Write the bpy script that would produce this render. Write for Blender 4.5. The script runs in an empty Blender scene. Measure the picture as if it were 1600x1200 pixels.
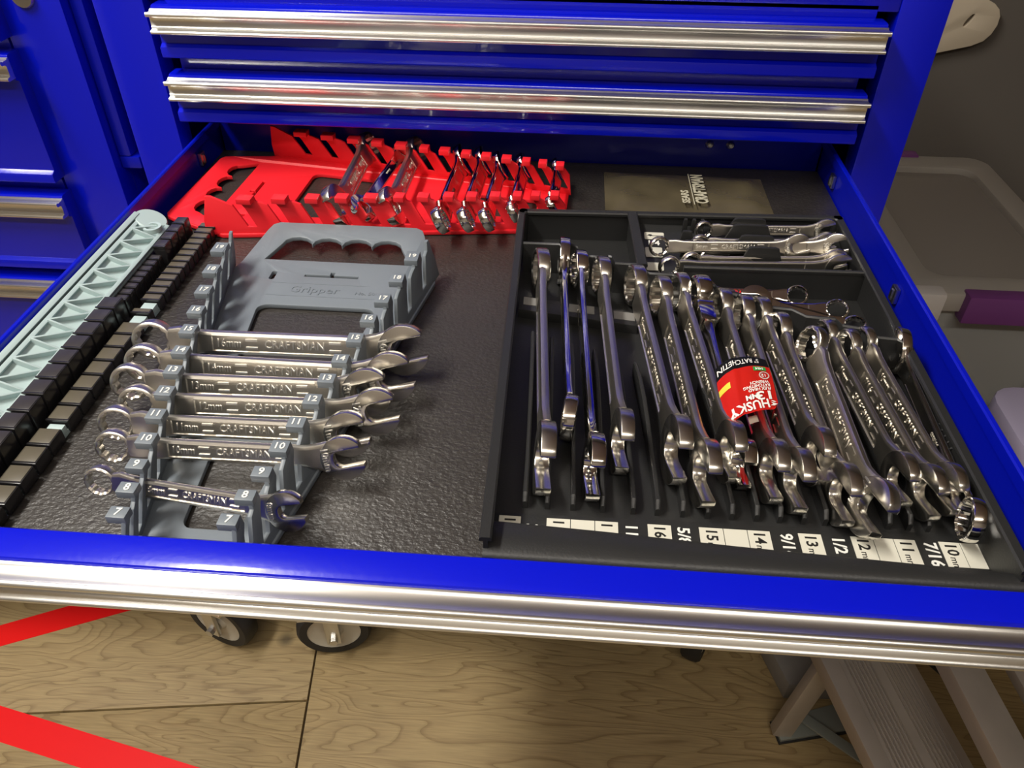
import bpy, bmesh, math, random
from mathutils import Vector, Matrix
random.seed(7)
SC = bpy.context.scene
COL = SC.collection
PI = math.pi
R = math.radians

# ------------------------------------------------------------------ camera
cam_d = bpy.data.cameras.new('camera')
cam_d.sensor_width = 36.0
cam_d.lens = 27.645
cam_d.clip_start = 0.02
cam_o = bpy.data.objects.new('camera', cam_d)
COL.objects.link(cam_o)
_r = ((0.9972144820203255, -0.0513464331659159, 0.05410009842941139),
      (0.07441450410153705, 0.6355432737233391, -0.7684707078375488),
      (0.005075276175361797, 0.7703559508604831, 0.6375938758689459))
M = Matrix(_r).to_4x4()
M.translation = Vector((0.05952589, -0.74464411, 1.24997618))
cam_o.matrix_world = M
SC.camera = cam_o

# ------------------------------------------------------------------ world, lamps, exposure
w = bpy.data.worlds.new('world')
SC.world = w
w.use_nodes = True
w.node_tree.nodes['Background'].inputs[0].default_value = (0.9, 0.87, 0.8, 1)
w.node_tree.nodes['Background'].inputs[1].default_value = 0.10
vs = SC.view_settings
vs.view_transform = 'Standard'
vs.look = 'None'
vs.exposure = 0.0
vs.gamma = 1.0
vs.use_curve_mapping = False
SC.cycles.max_bounces = 8
SC.cycles.sample_clamp_indirect = 6.0


def lamp(name, loc, sx, sy, power, colr, tgt=None):
    d = bpy.data.lights.new(name, 'AREA')
    d.shape = 'RECTANGLE'
    d.size, d.size_y = sx, sy
    d.energy = power
    d.color = colr
    o = bpy.data.objects.new(name, d)
    COL.objects.link(o)
    o.location = loc
    if tgt:
        o.rotation_euler = (Vector(tgt) - Vector(loc)).to_track_quat('-Z', 'Y').to_euler()
    return o


# ceiling tubes of the workshop
lamp('ceiling_tube_light', (-0.95, -0.60, 2.55), 0.25, 1.25, 52, (1.0, 0.97, 0.9))
lamp('ceiling_tube_light', (0.15, -1.75, 2.55), 2.2, 0.2, 24, (1.0, 0.96, 0.88))
# the same open tubes also light the ceiling above them
lamp('ceiling_tube_uplight', (-0.95, -0.60, 2.40), 0.25, 1.25, 14, (1.0, 0.97, 0.9), (-0.95, -0.60, 3.0))
lamp('ceiling_tube_uplight', (0.15, -1.75, 2.40), 2.2, 0.2, 13, (1.0, 0.96, 0.88), (0.15, -1.75, 3.0))


# ------------------------------------------------------------------ materials
def mat(name, colr, rough=0.5, metal=0.0, spec=0.5, coat=0.0, bump=0.0, bscale=200.0, bstretch=(1, 1, 1),
        var=0.0, vscale=8.0, alpha=None, trans=0.0, aniso=0.0):
    m = bpy.data.materials.new(name)
    m.use_nodes = True
    nt = m.node_tree
    b = nt.nodes['Principled BSDF']
    b.inputs['Base Color'].default_value = (*colr, 1)
    b.inputs['Roughness'].default_value = rough
    b.inputs['Metallic'].default_value = metal
    b.inputs['Specular IOR Level'].default_value = spec
    b.inputs['Coat Weight'].default_value = coat
    b.inputs['Coat Roughness'].default_value = 0.06
    b.inputs['Transmission Weight'].default_value = trans
    b.inputs['Anisotropic'].default_value = aniso
    if alpha is not None:
        b.inputs['Alpha'].default_value = alpha
    if bump or var:
        tc = nt.nodes.new('ShaderNodeTexCoord')
        mp = nt.nodes.new('ShaderNodeMapping')
        mp.inputs['Scale'].default_value = bstretch
        nt.links.new(tc.outputs['Object'], mp.inputs[0])
    if bump:
        n = nt.nodes.new('ShaderNodeTexNoise')
        n.inputs['Scale'].default_value = bscale
        n.inputs['Detail'].default_value = 3
        nt.links.new(mp.outputs[0], n.inputs['Vector'])
        bp = nt.nodes.new('ShaderNodeBump')
        bp.inputs['Strength'].default_value = bump
        bp.inputs['Distance'].default_value = 0.001
        nt.links.new(n.outputs['Fac'], bp.inputs['Height'])
        nt.links.new(bp.outputs[0], b.inputs['Normal'])
    if var:
        n2 = nt.nodes.new('ShaderNodeTexNoise')
        n2.inputs['Scale'].default_value = vscale
        n2.inputs['Detail'].default_value = 4
        nt.links.new(mp.outputs[0], n2.inputs['Vector'])
        mx = nt.nodes.new('ShaderNodeMix')
        mx.data_type = 'RGBA'
        mx.inputs['A'].default_value = (*[c * (1 - var) for c in colr], 1)
        mx.inputs['B'].default_value = (*[min(1, c * (1 + var)) for c in colr], 1)
        nt.links.new(n2.outputs['Fac'], mx.inputs['Factor'])
        nt.links.new(mx.outputs['Result'], b.inputs['Base Color'])
    return m


BLUE = mat('blue_gloss_paint', (0.001, 0.006, 0.54), 0.22, coat=0.6, bump=0.06, bscale=260)
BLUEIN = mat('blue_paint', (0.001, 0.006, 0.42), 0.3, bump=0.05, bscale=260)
ALU = mat('brushed_aluminium', (0.82, 0.81, 0.78), 0.30, metal=1.0)
_nt = ALU.node_tree
_tg = _nt.nodes.new('ShaderNodeTangent')
_tg.direction_type = 'RADIAL'
_tg.axis = 'X'
_nt.links.new(_tg.outputs[0], _nt.nodes['Principled BSDF'].inputs['Tangent'])
_nt.nodes['Principled BSDF'].inputs['Anisotropic'].default_value = 0.75
ALUD = mat('dull_aluminium', (0.50, 0.45, 0.39), 0.45, metal=0.6, var=0.15, vscale=20)
ALUG = mat('worn_aluminium_ridge', (0.62, 0.57, 0.50), 0.35, metal=0.8)
LINER = mat('dark_rubber_liner', (0.030, 0.026, 0.023), 0.40, spec=0.6, bump=0.75, bscale=420, bstretch=(0.7, 1, 1), var=0.2, vscale=60)
BLACKP = mat('black_plastic', (0.019, 0.019, 0.019), 0.40, bump=0.12, bscale=700)
BLACKC = mat('black_clip_plastic', (0.016, 0.015, 0.016), 0.25, spec=0.7)
SHEEND = mat('clip_sheen_charcoal', (0.035, 0.031, 0.034), 0.3)  # grey sheen on the upper black clip tops, put into the colour
SHEENO = mat('clip_sheen_olive', (0.095, 0.082, 0.058), 0.35)  # ceiling reflection on the low black clips, painted as an olive tone
GRAYP = mat('grey_plastic', (0.165, 0.190, 0.215), 0.42, bump=0.05, bscale=500)
REDP = mat('red_plastic', (0.80, 0.016, 0.026), 0.38)
RAILP = mat('pale_blue_plastic', (0.40, 0.50, 0.50), 0.45)
WHITEP = mat('white_print', (0.75, 0.75, 0.70), 0.5)
LABELP = mat('white_sticker', (0.62, 0.60, 0.51), 0.45)
GREYLAB = mat('grey_sticker', (0.17, 0.165, 0.155), 0.5)
INK = mat('black_ink', (0.012, 0.011, 0.01), 0.5)
JAWCH = mat('jaw_chrome', (0.74, 0.71, 0.65), 0.24, metal=1.0)
CHROME = mat('polished_chrome', (0.78, 0.76, 0.72), 0.11, metal=1.0)
SATIN = mat('satin_chrome', (0.70, 0.66, 0.59), 0.32, metal=1.0, bump=0.04, bscale=900)
NICKEL = mat('raised_letter_chrome', (0.96, 0.94, 0.9), 0.36, metal=1.0)
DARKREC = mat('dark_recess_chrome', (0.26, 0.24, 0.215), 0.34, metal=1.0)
ZINC = mat('zinc_plate', (0.62, 0.62, 0.6), 0.28, metal=1.0)
RUBBER = mat('black_rubber', (0.014, 0.014, 0.014), 0.6)
WHEELW = mat('cream_wheel_plastic', (0.45, 0.42, 0.34), 0.45)
CARDRED = mat('red_printed_card', (0.85, 0.025, 0.015), 0.38)
CARDBLK = mat('black_printed_card', (0.012, 0.012, 0.012), 0.4)
CARDBACK = mat('plain_card_back', (0.5, 0.42, 0.33), 0.7)
CARDGRN = mat('green_print', (0.03, 0.33, 0.06), 0.5)
CARDYEL = mat('yellow_print', (0.75, 0.6, 0.05), 0.5)
CARDWHT = mat('white_card_print', (0.85, 0.83, 0.78), 0.5)
TAPE = mat('red_floor_tape', (0.80, 0.012, 0.010), 0.33, bump=0.04, bscale=60)
VINYL = mat('smoky_vinyl', (0.085, 0.070, 0.042), 0.2, spec=0.6, bump=0.6, bscale=38, var=0.45, vscale=30)
VINYLTXT = mat('pale_vinyl_print', (0.5, 0.47, 0.36), 0.5)
BINLID = mat('milky_plastic', (0.40, 0.37, 0.33), 0.42, alpha=0.75)
BINBODY = mat('translucent_plastic', (0.52, 0.53, 0.52), 0.4, alpha=0.7)
BINRIM = mat('milky_rim', (0.48, 0.45, 0.40), 0.42, alpha=0.85)
BINWHITE = mat('white_plastic_guard', (0.66, 0.63, 0.6), 0.42)
PURPLE = mat('purple_plastic', (0.19, 0.05, 0.22), 0.45)
LAVEND = mat('lavender_plastic', (0.42, 0.38, 0.52), 0.45)
YELLOWISH = mat('pale_yellow_plastic', (0.55, 0.45, 0.2), 0.5)
BOXBROWN = mat('folded_cloth', (0.33, 0.25, 0.17), 0.8)
SHELFM = mat('dark_brown_shelf', (0.055, 0.032, 0.02), 0.6, var=0.2, vscale=12)
WALLM = mat('dark_painted_wall', (0.13, 0.115, 0.10), 0.75, var=0.10, vscale=2)
WALLW = mat('workshop_wall', (0.42, 0.37, 0.31), 0.8)
WALLF = mat('workshop_front_wall', (0.21, 0.18, 0.15), 0.8)
CEILM = mat('workshop_ceiling', (0.50, 0.40, 0.31), 0.8)
TAN = mat('cream_board', (0.62, 0.53, 0.40), 0.55)
TANDK = mat('board_slot_dark', (0.20, 0.17, 0.13), 0.7)
GREYBOX = mat('grey_crate_plastic', (0.24, 0.225, 0.205), 0.6)
FOOT = mat('galvanised_foot', (0.26, 0.28, 0.25), 0.5, metal=0.3)


def plywood(name, off):
    m = bpy.data.materials.new(name)
    m.use_nodes = True
    nt = m.node_tree
    b = nt.nodes['Principled BSDF']
    b.inputs['Roughness'].default_value = 0.55
    tc = nt.nodes.new('ShaderNodeTexCoord')
    mp = nt.nodes.new('ShaderNodeMapping')
    mp.inputs['Location'].default_value = off
    mp.inputs['Scale'].default_value = (0.9, 4.2, 1)
    nt.links.new(tc.outputs['Object'], mp.inputs[0])
    n1 = nt.nodes.new('ShaderNodeTexNoise')
    n1.inputs['Scale'].default_value = 2.2
    n1.inputs['Detail'].default_value = 2.5
    n1.inputs['Distortion'].default_value = 0.6
    nt.links.new(mp.outputs[0], n1.inputs['Vector'])
    mu = nt.nodes.new('ShaderNodeMath')
    mu.operation = 'MULTIPLY'
    mu.inputs[1].default_value = 22.0
    nt.links.new(n1.outputs['Fac'], mu.inputs[0])
    fr = nt.nodes.new('ShaderNodeMath')
    fr.operation = 'FRACT'
    nt.links.new(mu.outputs[0], fr.inputs[0])
    rp = nt.nodes.new('ShaderNodeValToRGB')
    cr = rp.color_ramp
    cr.elements[0].position = 0.0
    cr.elements[0].color = (0.285, 0.205, 0.090, 1)
    cr.elements[1].position = 1.0
    cr.elements[1].color = (0.213, 0.143, 0.060, 1)
    e = cr.elements.new(0.16)
    e.color = (0.330, 0.240, 0.110, 1)
    e = cr.elements.new(0.8)
    e.color = (0.297, 0.211, 0.096, 1)
    nt.links.new(fr.outputs[0], rp.inputs[0])
    mp2 = nt.nodes.new('ShaderNodeMapping')
    mp2.inputs['Scale'].default_value = (6, 120, 1)
    nt.links.new(tc.outputs['Object'], mp2.inputs[0])
    n2 = nt.nodes.new('ShaderNodeTexNoise')
    n2.inputs['Scale'].default_value = 3.0
    n2.inputs['Detail'].default_value = 4
    nt.links.new(mp2.outputs[0], n2.inputs['Vector'])
    n3 = nt.nodes.new('ShaderNodeTexNoise')
    n3.inputs['Scale'].default_value = 3.0
    n3.inputs['Detail'].default_value = 5
    nt.links.new(tc.outputs['Object'], n3.inputs['Vector'])
    ad = nt.nodes.new('ShaderNodeMath')
    ad.operation = 'ADD'
    nt.links.new(n2.outputs['Fac'], ad.inputs[0])
    nt.links.new(n3.outputs['Fac'], ad.inputs[1])
    mr = nt.nodes.new('ShaderNodeMapRange')
    mr.inputs['From Min'].default_value = 0.6
    mr.inputs['From Max'].default_value = 1.4
    mr.inputs['To Min'].default_value = 0.72
    mr.inputs['To Max'].default_value = 1.22
    nt.links.new(ad.outputs[0], mr.inputs[0])
    mx = nt.nodes.new('ShaderNodeVectorMath')
    mx.operation = 'SCALE'
    nt.links.new(rp.outputs[0], mx.inputs[0])
    nt.links.new(mr.outputs[0], mx.inputs['Scale'])
    # knots
    vo = nt.nodes.new('ShaderNodeTexVoronoi')
    vo.inputs['Scale'].default_value = 4.5
    nt.links.new(tc.outputs['Object'], vo.inputs['Vector'])
    mk = nt.nodes.new('ShaderNodeMapRange')
    mk.inputs['From Min'].default_value = 0.03
    mk.inputs['From Max'].default_value = 0.085
    mk.inputs['To Min'].default_value = 0.38
    mk.inputs['To Max'].default_value = 1.0
    nt.links.new(vo.outputs['Distance'], mk.inputs[0])
    mx2 = nt.nodes.new('ShaderNodeVectorMath')
    mx2.operation = 'SCALE'
    nt.links.new(mx.outputs[0], mx2.inputs[0])
    nt.links.new(mk.outputs[0], mx2.inputs['Scale'])
    nt.links.new(mx2.outputs[0], b.inputs['Base Color'])
    return m


# ------------------------------------------------------------------ mesh helpers
def link(name, me, m, parent=None, smooth=True, ang=35):
    me.materials.clear()
    me.materials.append(m)
    if smooth:
        me.polygons.foreach_set('use_smooth', [True] * len(me.polygons))
        me.set_sharp_from_angle(angle=R(ang))
    o = bpy.data.objects.new(name, me)
    COL.objects.link(o)
    if parent:
        o.parent = parent
    return o


def obj(name, bm, m, parent=None, off=None, smooth=True, ang=35, recalc=True):
    if off is not None:
        bmesh.ops.translate(bm, verts=bm.verts, vec=-Vector(off))
    if recalc:
        bmesh.ops.recalc_face_normals(bm, faces=bm.faces)
    me = bpy.data.meshes.new(name)
    bm.to_mesh(me)
    bm.free()
    return link(name, me, m, parent, smooth, ang)


def tag(o, label=None, cat=None, group=None, kind=None):
    if label:
        o['label'] = label
    if cat:
        o['category'] = cat
    if group:
        o['group'] = group
    if kind:
        o['kind'] = kind
    return o


def empty(name, loc=(0, 0, 0)):
    o = bpy.data.objects.new(name, None)
    o.empty_display_size = 0.02
    COL.objects.link(o)
    o.location = loc
    return o


def NB():
    return bmesh.new()


def join(bm, other, mtx=None):
    """append bmesh 'other' into bm, transformed"""
    if mtx is not None:
        bmesh.ops.transform(other, matrix=mtx, verts=other.verts)
    me = bpy.data.meshes.new('tmp')
    other.to_mesh(me)
    other.free()
    bm.from_mesh(me)
    bpy.data.meshes.remove(me)
    return bm


def box(bm, lo, hi, bev=0.0, seg=2):
    b = NB()
    bmesh.ops.create_cube(b, size=1.0)
    c = [(lo[i] + hi[i]) / 2 for i in range(3)]
    s = [abs(hi[i] - lo[i]) for i in range(3)]
    for v in b.verts:
        v.co = Vector((c[0] + v.co.x * s[0], c[1] + v.co.y * s[1], c[2] + v.co.z * s[2]))
    if bev > 0:
        bmesh.ops.bevel(b, geom=list(b.edges), offset=min(bev, min(s) * 0.45), segments=seg, affect='EDGES', profile=0.6)
    return join(bm, b)


def prism(bm, pts, axis, a, b2, bev=0.0):
    """extrude a 2-D polygon along an axis: axis 'x' pts=(y,z), 'y' pts=(x,z), 'z' pts=(x,y)"""
    def P(p, t):
        if axis == 'x':
            return (t, p[0], p[1])
        if axis == 'y':
            return (p[0], t, p[1])
        return (p[0], p[1], t)
    b = NB()
    A = [b.verts.new(P(p, a)) for p in pts]
    B = [b.verts.new(P(p, b2)) for p in pts]
    n = len(pts)
    fa = b.faces.new(A)
    fb = b.faces.new(list(reversed(B)))
    for i in range(n):
        b.faces.new((A[i], B[i], B[(i + 1) % n], A[(i + 1) % n]))
    bmesh.ops.recalc_face_normals(b, faces=b.faces)
    if bev > 0:
        es = [e for e in b.edges if (e in fa.edges) or (e in fb.edges)]
        bmesh.ops.bevel(b, geom=es, offset=bev, segments=2, affect='EDGES', profile=0.6)
    return join(bm, b)


def tube(bm, pts, r, n=10, cap=True):
    pts = [Vector(p) for p in pts]
    rings = []
    for i, p in enumerate(pts):
        d = (pts[min(i + 1, len(pts) - 1)] - pts[max(i - 1, 0)]).normalized()
        up = Vector((0, 0, 1)) if abs(d.z) < 0.9 else Vector((1, 0, 0))
        u = d.cross(up).normalized()
        v = u.cross(d)
        rr = r[i] if isinstance(r, (list, tuple)) else r
        rings.append([bm.verts.new(p + (u * math.cos(2 * PI * k / n) + v * math.sin(2 * PI * k / n)) * rr) for k in range(n)])
    for a, b in zip(rings, rings[1:]):
        for k in range(n):
            bm.faces.new((a[k], a[(k + 1) % n], b[(k + 1) % n], b[k]))
    if cap:
        bm.faces.new(list(reversed(rings[0])))
        bm.faces.new(rings[-1])
    return bm


def beam(bm, a, b, w, t, up=(0, 0, 1), bev=0.0):
    """rectangular bar from a to b, width w (sideways), thickness t (along up)"""
    a, b = Vector(a), Vector(b)
    d = (b - a)
    L = d.length
    d.normalize()
    s = d.cross(Vector(up)).normalized()
    u = s.cross(d).normalized()
    q = NB()
    box(q, (0, -w / 2, -t / 2), (L, w / 2, t / 2), bev)
    mt = Matrix((d, s, u)).transposed().to_4x4()
    mt.translation = a
    return join(bm, q, mt)


def lathe(bm, prof, n=24, mtx=None):
    """prof = (r, z) closed or open list, revolved about z"""
    q = NB()
    rows = []
    for r, z in prof:
        if r < 1e-6:
            rows.append([q.verts.new((0, 0, z))])
        else:
            rows.append([q.verts.new((r * math.cos(2 * PI * k / n), r * math.sin(2 * PI * k / n), z)) for k in range(n)])
    for a, b in zip(rows, rows[1:]):
        for k in range(n):
            k2 = (k + 1) % n
            if len(a) == 1 and len(b) == 1:
                continue
            if len(a) == 1:
                q.faces.new((a[0], b[k2], b[k]))
            elif len(b) == 1:
                q.faces.new((a[k], a[k2], b[0]))
            else:
                q.faces.new((a[k], a[k2], b[k2], b[k]))
    return join(bm, q, mtx)


def plate(outer, holes, z0, z1, bev=0.0):
    """flat plate with holes, z0..z1, from 2-D outlines"""
    cu = bpy.data.curves.new('tmp', 'CURVE')
    cu.dimensions = '2D'
    cu.fill_mode = 'BOTH'
    bev = min(bev, (z1 - z0) * 0.45)
    cu.extrude = max((z1 - z0) / 2 - bev, 1e-5)
    cu.bevel_depth = bev
    cu.bevel_resolution = 1
    cu.offset = -bev
    for poly in [outer] + list(holes):
        sp = cu.splines.new('POLY')
        sp.points.add(len(poly) - 1)
        for p, q in zip(sp.points, poly):
            p.co = (q[0], q[1], 0, 1)
        sp.use_cyclic_u = True
    o = bpy.data.objects.new('tmp', cu)
    me = bpy.data.meshes.new_from_object(o)
    b = NB()
    b.from_mesh(me)
    bpy.data.meshes.remove(me)
    bpy.data.objects.remove(o)
    bpy.data.curves.remove(cu)
    bmesh.ops.remove_doubles(b, verts=b.verts, dist=1e-6)
    bmesh.ops.translate(b, verts=b.verts, vec=(0, 0, (z0 + z1) / 2))
    return b


_txt = {}


def text(s, size, depth=0.0003, bold=0.0, align='CENTER'):
    """raised lettering in the xy plane, centred; returns bmesh"""
    key = (s, size, depth, bold, align)
    if key not in _txt:
        cu = bpy.data.curves.new('tmp', 'FONT')
        cu.body = s
        cu.size = size
        cu.align_x = align
        cu.align_y = 'CENTER'
        cu.extrude = depth / 2
        cu.offset = bold
        cu.resolution_u = 2
        o = bpy.data.objects.new('tmp', cu)
        me = bpy.data.meshes.new_from_object(o)
        bpy.data.objects.remove(o)
        bpy.data.curves.remove(cu)
        _txt[key] = me
    b = NB()
    b.from_mesh(_txt[key])
    return b


def arc(cx, cy, r, a0, a1, n):
    return [(cx + r * math.cos(R(a0 + (a1 - a0) * i / n)), cy + r * math.sin(R(a0 + (a1 - a0) * i / n))) for i in range(n + 1)]


def rrect(x0, y0, x1, y1, r, n=4):
    return (arc(x1 - r, y1 - r, r, 0, 90, n) + arc(x0 + r, y1 - r, r, 90, 180, n) +
            arc(x0 + r, y0 + r, r, 180, 270, n) + arc(x1 - r, y0 + r, r, 270, 360, n))


# ------------------------------------------------------------------ room
fl = empty('floor', (0, 0, 0))
tag(fl, kind='structure')
seamx = [(-0.313 - 0.026 * (-0.206 - y) / 0.225 * 1.0, y) for y in (-2.0, 1.2)]


def sx(y):
    return -0.313 - (y + 0.206) * 0.115


def board(pts, off, nm):
    b = NB()
    prism(b, pts, 'z', -0.018, 0.0, 0.0015)
    return obj('board', b, plywood(nm, off), fl)


g = 0.0016


def sy(x):
    return -0.095 + (x + 0.326) * 0.127


board([(-2.6, -2.6), (sx(-2.6) - g, -2.6), (sx(sy(-0.326)) - g, sy(-0.326) - g), (-2.6, sy(-2.6) - g)], (0.3, 0.1, 0), 'plywood_near')
board([(-2.6, sy(-2.6) + g), (sx(sy(-0.326)) - g, sy(-0.326) + g), (sx(1.4) - g, 1.4), (-2.6, 1.4)], (1.9, 0.62, 0), 'plywood_far')
board([(sx(-2.6) + g, -2.6), (2.4, -2.6), (2.4, 1.4), (sx(1.4) + g, 1.4)], (4.1, 1.33, 0), 'plywood_wide')


def wall(name, lo, hi, m):
    b = NB()
    box(b, lo, hi)
    return tag(obj(name, b, m, smooth=False), kind='structure')


wall('wall_back', (-2.65, 1.2, -0.02), (2.45, 1.25, 2.65), WALLM)
wall('wall_left', (-2.65, -2.65, -0.02), (-2.6, 1.2, 2.65), WALLW)
wall('wall_right', (2.4, -2.65, -0.02), (2.45, 1.2, 2.65), WALLM)
wall('wall_front', (-2.65, -2.65, -0.02), (2.45, -2.6, 2.65), WALLF)
wall('ceiling', (-2.65, -2.65, 2.62), (2.45, 1.25, 2.67), CEILM)


# ------------------------------------------------------------------ tool cabinets
def front_profile(y0, zt, zb):
    """drawer front in (y, z): y0 = outer face, zt = top of the handle, zb = lower end"""
    return [(y0 + 0.0195, zt + 0.0015), (y0 + 0.018, zt + 0.0028), (y0 + 0.004, zt + 0.0030), (y0 + 0.0012, zt + 0.0022),
            (y0, zt + 0.0004), (y0, zt - 0.021), (y0 + 0.0045, zt - 0.023), (y0 + 0.0045, zb + 0.012), (y0 - 0.0005, zb + 0.0095),
            (y0 - 0.001, zb + 0.008), (y0 - 0.001, zb + 0.001), (y0, zb), (y0 + 0.0195, zb)]


def handle_profile(y0, zt):
    """aluminium pull in (y, z)"""
    pts = [(0.001, 0.0004), (-0.0010, 0.0005), (-0.0017, 0.0), (-0.0024, -0.0008), (-0.0092, -0.0011), (-0.0099, -0.0003), (-0.0108, 0.0), (-0.0119, -0.0003),
           (-0.0126, -0.0012), (-0.0127, -0.0026), (-0.0120, -0.0038), (-0.0105, -0.0043), (-0.0068, -0.0047), (-0.0058, -0.0060), (-0.0055, -0.0125),
           (-0.0060, -0.0130), (-0.0064, -0.0136), (-0.0060, -0.0142), (-0.0058, -0.0147), (-0.0066, -0.0153), (-0.0090, -0.0156), (-0.0102, -0.0161), (-0.0107, -0.0170),
           (-0.0106, -0.0180), (-0.0098, -0.0188), (-0.0080, -0.0190), (0.001, -0.019)]
    return [(y0 + a, zt + c) for a, c in pts]


def closed_drawer(root, off, x0, x1, y0, zt, zb, label=None):
    b = NB()
    prism(b, front_profile(y0, zt, zb), 'x', x0, x1, 0.0008)
    box(b, (x0 + 0.006, y0 + 0.0195, zb + 0.004), (x1 - 0.006, y0 + 0.45, zt + 0.0125))
    d = obj('drawer', b, BLUE, root, off)
    b = NB()
    prism(b, handle_profile(y0, zt), 'x', x0, x1)
    obj('handle', b, ALU, d, off, ang=62)
    return d


def caster(root, off, x, y, rot, big=True):
    c = NB()
    z = 0.064
    mt = Matrix.Translation((x, y, z)) @ Matrix.Rotation(rot, 4, 'Z') @ Matrix.Rotation(R(90), 4, 'X')
    mr = Matrix.Translation((x, y, 0)) @ Matrix.Rotation(rot, 4, 'Z')
    q = NB()
    box(q, (-0.012, -0.030, 0.05), (0.012, -0.022, 0.140), 0.002)
    box(q, (-0.012, 0.022, 0.05), (0.012, 0.030, 0.140), 0.002)
    box(q, (-0.034, -0.031, 0.130), (0.034, 0.031, 0.141), 0.002)
    box(q, (-0.048, -0.042, 0.141), (0.048, 0.042, 0.149), 0.001)
    join(c, q, mr)
    f = obj('caster', c, ZINC, root, off)
    t = NB()
    lathe(t, [(0.045, -0.016), (0.058, -0.017), (0.0625, -0.012), (0.064, 0), (0.0625, 0.012), (0.058, 0.017), (0.045, 0.016)], 36, mt)
    obj('tyre', t, RUBBER, f, off)
    h = NB()
    lathe(h, [(0.0, -0.018), (0.012, -0.018), (0.016, -0.012), (0.034, -0.011), (0.0455, -0.015), (0.0455, 0.015), (0.034, 0.011), (0.016, 0.012), (0.012, 0.018), (0, 0.018)], 28, mt)
    obj('wheel', h, WHEELW, f, off)
    s = NB()
    lathe(s, [(0, -0.040), (0.006, -0.040), (0.0075, -0.037), (0.0075, -0.030), (0.005, -0.030), (0.005, 0.030), (0.0075, 0.030), (0.0075, 0.037), (0, 0.038)], 6, mt)
    obj('bolt', s, ZINC, f, off)
    return f


def cabinet_shell(root, off, x0, x1, pw0, pw1, ztop, zrail):
    for a, c in ((x0, x0 + pw0), (x1 - pw1, x1)):
        b = NB()
        box(b, (a, 0, 0.15), (c, 0.028, ztop), 0.0025)
        obj('post', b, BLUE, root, off)
    b = NB()
    box(b, (x0 + pw0, 0.0005, zrail), (x1 - pw1, 0.028, ztop), 0.002)
    obj('top_rail', b, BLUE, root, off)
    b = NB()
    box(b, (x0 + pw0, 0.0005, 0.15), (x1 - pw1, 0.028, 0.185), 0.002)
    obj('bottom_rail', b, BLUE, root, off)
    for a, c in ((x0 + 0.001, x0 + 0.004), (x1 - 0.004, x1 - 0.001)):
        b = NB()
        box(b, (a, 0.028, 0.15), (c, 0.56, ztop))
        obj('side_panel', b, BLUE, root, off)
    b = NB()
    box(b, (x0 + 0.004, 0.552, 0.15), (x1 - 0.004, 0.559, ztop))
    obj('back_panel', b, BLUE, root, off)
    b = NB()
    box(b, (x0 + 0.004, 0.028, 0.149), (x1 - 0.004, 0.552, 0.153))
    obj('bottom_panel', b, BLUE, root, off)
    b = NB()
    box(b, (x0 - 0.002, -0.004, ztop), (x1 + 0.002, 0.562, ztop + 0.02), 0.003)
    obj('top_panel', b, BLUE, root, off)


F = 0.904          # floor of the open drawer
ZT = 0.939         # top of its side walls
co = (0, 0.28, 0)
cab = empty('tool_cabinet', co)
tag(cab, 'glossy blue steel tool cabinet with its third drawer pulled fully open', 'cabinet')
cabinet_shell(cab, co, -0.38, 0.38, 0.0485, 0.0425, 1.175, 1.067)
for zt, zb in ((1.0595, 1.0175), (0.9995, 0.9575)):
    closed_drawer(cab, co, -0.3165, 0.3255, -0.019, zt, zb)
for zt, zb in ((0.872, 0.745), (0.735, 0.52), (0.51, 0.20)):
    closed_drawer(cab, co, -0.3165, 0.3255, -0.019, zt, zb)
for x, y, r in ((-0.298, 0.011, 12), (0.335, 0.06, 65), (-0.30, 0.47, 40), (0.30, 0.47, 10)):
    caster(cab, co, x, y, R(r))
# open drawer
YF = -0.5225
b = NB()
prism(b, front_profile(YF, 0.9365, 0.904), 'x', -0.3165, 0.3255, 0.0008)
od = obj('drawer', b, BLUE, cab, co)
b = NB()
prism(b, handle_profile(YF, 0.9365), 'x', -0.3165, 0.3255)
obj('handle', b, ALU, od, co, ang=62)
for xa, s in ((-0.3105, 1), (0.321, -1)):
    b = NB()
    xb = xa + s * 0.0045
    xc = xa + s * 0.0018
    pr = [(xa, F - 0.004), (xa, ZT - 0.001), (xa + s * 0.001, ZT), (xb - s * 0.001, ZT), (xb, ZT - 0.001), (xb, ZT - 0.009), (xc, ZT - 0.0095), (xc, F - 0.004)]
    prism(b, pr, 'y', YF + 0.0195, 0.046)
    obj('side_wall', b, BLUEIN, od, co)
b = NB()
box(b, (-0.306, 0.0415, F - 0.004), (0.3165, 0.046, ZT), 0.001)
obj('rear_wall', b, BLUEIN, od, co)
b = NB()
box(b, (-0.3085, YF + 0.0195, F - 0.006), (0.319, 0.0415, F - 0.003))
obj('bottom', b, BLUEIN, od, co)
# bolt heads and pressed slide hooks in the drawer walls
for x in (0.2045, 0.2255):
    b = NB()
    lathe(b, [(0.0, 0.0022), (0.0016, 0.0022), (0.0016, 0.0012), (0.003, 0.002), (0.0042, 0.0004), (0.0045, 0)], 16, Matrix.Translation((x, 0.0415, F + 0.024)) @ Matrix.Rotation(R(90), 4, 'X'))
    obj('rivet', b, ZINC, od, co)
for x, y, s in ((-0.3085, -0.013, 1), (0.319, -0.012, -1), (-0.3085, -0.27, 1), (0.319, -0.212, -1), (0.319, -0.462, -1)):
    b = NB()
    box(b, (min(x, x + s * 0.004), y - 0.006, F + 0.008), (max(x, x + s * 0.004), y + 0.004, F + 0.021), 0.0012)
    box(b, (min(x, x + s * 0.0055), y - 0.003, F + 0.010), (max(x, x + s * 0.0055), y + 0.001, F + 0.019), 0.001)
    obj('slide_clip', b, ZINC, od, co)
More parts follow.
